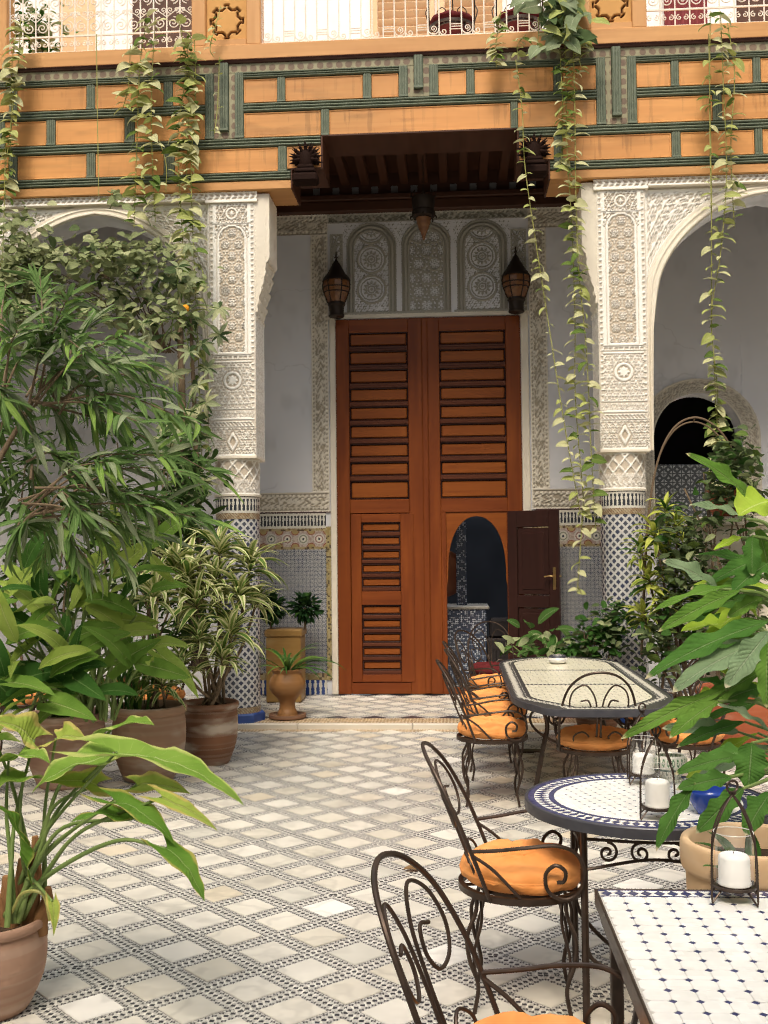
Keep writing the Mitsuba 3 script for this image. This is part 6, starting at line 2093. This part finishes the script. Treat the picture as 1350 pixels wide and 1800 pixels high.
# ------------------------------------------------------------------ big philodendron at the right edge
leaf_mat('philo', (.045, .135, .025), (.13, .27, .06), (.24, .35, .15), tip=(.66, .60, .40), rough=.26, veins=.004)
leaf_mat('philo_light', (.08, .20, .028), (.20, .34, .07), (.32, .44, .17), tip=(.60, .56, .30), rough=.28, veins=.004)
leaf_mat('philo_yellow', (.26, .42, .03), (.44, .56, .10), (.50, .58, .20))
leaf_mat('philo_silver', (.16, .26, .13), (.32, .42, .26), (.42, .50, .34), tip=(.72, .68, .48), rough=.24, veins=.004)
ph = thing('philodendron', 'large philodendron with long glossy lobed leaves leaning in from the right edge', 'plant')
PM = ['philo', 'philo_light', 'philo_yellow', 'philo_silver']
PH = [((1312, 912), (1214, 889), 4.3, .075, 3), ((1303, 944), (1256, 966), 4.3, .05, 2), ((1262, 1034), (1168, 988), 4.2, .105, 3), ((1298, 1030), (1152, 1074), 4.1, .085, 1), ((1300, 1038), (1162, 1108), 4.0, .09, 1),
      ((1352, 1092), (1142, 1190), 3.95, .14, 0), ((1332, 1130), (1188, 1214), 3.9, .13, 3), ((1352, 1110), (1278, 1206), 3.85, .13, 3), ((1340, 1208), (1266, 1236), 3.95, .12, 0), ((1352, 1284), (1262, 1240), 3.9, .075, 3),
      ((1275, 1212), (1098, 1296), 3.9, .085, 1), ((1262, 1232), (1180, 1296), 3.85, .10, 1), ((1356, 880), (1300, 905), 4.15, .24, 2), ((1320, 876), (1210, 800), 4.3, .105, 1), ((1322, 942), (1322, 1010), 4.1, .10, 0),
      ((1220, 1378), (1156, 1492), 3.45, .085, 0), ((1306, 1386), (1226, 1462), 3.40, .10, 0), ((1322, 1306), (1316, 1384), 3.6, .15, 0), ((1356, 1392), (1312, 1466), 3.4, .11, 0), ((1285, 1366), (1192, 1388), 3.5, .09, 0),
      ((1300, 1330), (1190, 1360), 3.6, .08, 0), ((1350, 1130), (1348, 1240), 3.8, .10, 1), ((1340, 1050), (1280, 1085), 4.1, .08, 1), ((1350, 990), (1290, 1040), 4.1, .14, 0), ((1352, 1020), (1330, 930), 4.25, .12, 1), ((1330, 1150), (1240, 1140), 4.1, .07, 0), ((1340, 1180), (1225, 1255), 3.95, .10, 1),
      ((1352, 1330), (1240, 1330), 3.7, .11, 0), ((1380, 1000), (1400, 900), 4.2, .15, 1), ((1400, 1100), (1480, 1060), 4.1, .15, 0), ((1400, 1250), (1480, 1300), 3.9, .14, 0)]
rp = np.random.default_rng(77)
for k in range(16):      # and on its far side
    b = (rp.uniform(1390, 1420), rp.uniform(940, 1300))
    a = rp.uniform(-.9, .9)
    PH.append((b, (b[0] + 170 * math.cos(a), b[1] - 150 * math.sin(a) + 20), rp.uniform(3.8, 4.4), rp.uniform(.09, .13), k % 4))
for k in range(26):      # more leaves of the same plant, farther in
    b = (rp.uniform(1290, 1370), rp.uniform(960, 1340))
    a = rp.uniform(2.3, 3.9)
    l = rp.uniform(70, 150)
    PH.append((b, (b[0] + l * math.cos(a), b[1] - l * math.sin(a) * .9 + 20), rp.uniform(4.2, 4.7), rp.uniform(.08, .12), int(rp.integers(0, 4)) if k % 3 else 0))
trunk = [np.array([1.50, 4.05, .50]), at(1400, 1260, 4.05), at(1392, 1060, 4.12), at(1385, 930, 4.2)]
stem(ph, trunk, [.035, .032, .026, .018], 'stem_green', 10, 'trunk')
for k, (b, t, Y, w, q) in enumerate(PH):
    B, E = at(*b, Y), at(*t, Y - .06)
    L = np.linalg.norm(E - B)
    v, f, uv = leaf(L * 1.05, w * .68, 'lobed', .45, .32, .16, 27, 6, (-.25, .2)[k % 2], k * 1.7)
    e = v[uv[:, 1] == 1][0]
    a = math.atan2(-e[2], e[0])
    R = np.array([[math.cos(a), 0, -math.sin(a)], [0, 1, 0], [math.sin(a), 0, math.cos(a)]])
    put(ph + '__leaf', (v @ R.T, f), PM[q], True, uv=uv, to=pose(B, E - B, up=unit([-.10, -.68, .72]), roll=(.25, -.2, .05)[k % 3]))
    tz = [p[2] for p in trunk]
    o = np.array([np.interp(B[2] - .15, tz, [p[c] for p in trunk]) for c in range(3)])
    stem(ph, [o, (o + B) / 2 + [0, 0, .05], B], [.010, .008, .005], 'stem_green', 7, 'petiole')
pot('tall clay pot of the philodendron just outside the right edge', 1.50, 4.05, .22, .55, 'clay')

# ------------------------------------------------------------------ planters and ceramics at the right
pot('tall buff clay planter between the two white mosaic tables', .905, 3.42, .205, .795, 'buff', 0, 'straight', name='planter')
xl = thing('planter_leaves', 'few dark leaves in the buff planter', 'plant')
Ms = [pose(np.array([.90 + rr.normal(0, .07), 3.40 + rr.normal(0, .06), .73]), [rr.normal(0, .5), rr.normal(-.2, .4), .5], s=rr.uniform(.09, .16)) for k in range(9)]
foliage(xl, 'leaf', variants(3, 1.0, .4, 'lance', ['willow', 'paddle_dark'], (.4, 1.2), .25, 0, 8, 4, 71), Ms)


def majolica(p, n, uv):
    z = p.z * 1.0
    a = uv.x * 22
    zz = z / .062
    row = dr.floor(zz)
    fz = zz - row
    r = cell_rand(row, 3, 1)
    fa = a - dr.floor(a) - .5
    c = mi.Color3f(.68, .67, .60)
    d = dr.sqrt(fa * fa + (fz - .5) * (fz - .5))
    c = mix(c, (.12, .24, .14), dr.select(r > .45, 1.0, 0.0) * (1 - smoothstep(.24, .30, d)) * smoothstep(.10, .16, d))
    zig = dr.abs(dr.abs(fa) * 1.6 - (fz - .1))
    c = mix(c, (.10, .17, .13), dr.select(r <= .45, 1.0, 0.0) * (1 - smoothstep(.07, .12, zig)))
    return mix(c, (.07, .12, .10), 1 - smoothstep(.05, .09, dr.minimum(fz, 1 - fz)))


mat('majolica', majolica, .22, .5)


def ceramic(key, prof, c, bsdf='majolica', n=48):
    a = np.linspace(0, 2 * PI, n + 1)
    pr = np.asarray(prof)
    P = np.stack([c[0] + pr[None, :, 0] * np.cos(a)[:, None], c[1] + pr[None, :, 0] * np.sin(a)[:, None], np.broadcast_to(c[2] + pr[None, :, 1], (n + 1, len(pr)))], -1)
    uv = np.stack([np.broadcast_to((a / (2 * PI))[:, None], (n + 1, len(pr))), np.broadcast_to(pr[None, :, 1], (n + 1, len(pr)))], -1)
    return put(key, (P.reshape(-1, 3), grid_faces(n + 1, len(pr))), bsdf, True, uv=uv.reshape(-1, 2))


cp = thing('ceramic_planter', 'tall white ceramic planter with green painted bands at the right edge behind the near candle', 'pot')
ceramic(cp + '__body', smooth_path(np.array([(.13, 0), (.15, .1), (.18, .4), (.195, .62), (.19, .76), (.185, .78), (.20, .80), (.20, .815), (.18, .815), (.175, .77)]), 4), (1.245, 3.50, 0))
put(cp + '__soil', MB().lathe([(0, .76), (.177, .755)], (1.245, 3.5, 0), 24), 'soil')
fl = thing('orange_flower', 'orange flower in the green banded ceramic planter', 'flower')
Ms = [pose(np.array([1.20, 3.44, .80]), [math.cos(a), math.sin(a), .5], s=.045) for a in np.linspace(0, 2 * PI, 9)[:-1]]
leaf_mat('petal', (.66, .22, .02), (.80, .36, .05), None)
foliage(fl, 'petal', variants(2, 1.0, .5, 'oval', ['petal'], (.2, .6), .2, 0, 6, 4, 72), Ms)
stem(fl, [np.array([1.2, 3.44, .75]), np.array([1.2, 3.44, .80])], .003)
sb = thing('patterned_bowl', 'small white bowl with dark painted bands at the back of the round table', 'bowl')
ceramic(sb + '__body', smooth_path(np.array([(.045, 0), (.05, .01), (.042, .02), (.062, .045), (.070, .075), (.066, .10), (.060, .11), (.056, .105)]), 4), (.862, 4.46, .752))
bb = thing('blue_bowl', 'blue glazed bowl on the right side of the round table under the leaves', 'bowl')
mat('cobalt', (.02, .06, .34), .2, .5)
put(bb + '__body', MB().lathe(smooth_path(np.array([(.05, 0), (.055, .008), (.075, .04), (.085, .075), (.082, .08), (.07, .045), (.0, .02)]), 4), (.905, 3.93, .752), 40), 'cobalt', 40)

# ------------------------------------------------------------------ small things
dl = thing('dry_leaf', 'dry brown leaf lying on the floor beside the nearest chair back', 'leaf')
leaf_mat('dry', (.20, .11, .05), (.34, .22, .12), (.40, .30, .2))
v, f, uv = leaf(.13, .05, 'lance', .5, .5, .05, 9, 4, .3, 2)
put(dl, (v, f), 'dry', True, uv=uv, to=pose(np.array([*at(708, 1520, 5.7)[:1], 5.72, .012]), [.9, .3, .05]))
st = thing('side_table', 'small round white topped table glimpsed behind the left pots', 'table')
c = (at(190, 1166, 9.0)[0], 9.0, 0)
put(st + '__top', MB().lathe([(0, .715), (.33, .715), (.335, .72), (.335, .738), (.33, .742), (0, .742)], c, 40), 'white_tile', 35)
for k in range(3):
    a = k * 2 * PI / 3 + .4
    put(st + '__leg', MB().tube(smooth_path([[c[0] + r * math.cos(a), c[1] + r * math.sin(a), z] for r, z in ((.2, .71), (.08, .45), (.10, .25), (.24, .0))], 6), .01), 'iron', 40)
chair(c[0] + .42, 9.05, PI, 'iron chair with orange cushion on the right of the small table behind the left pots')
chair(c[0] - .75, 8.9, .2, 'iron chair with orange cushion at the far left behind the paddle leaves')
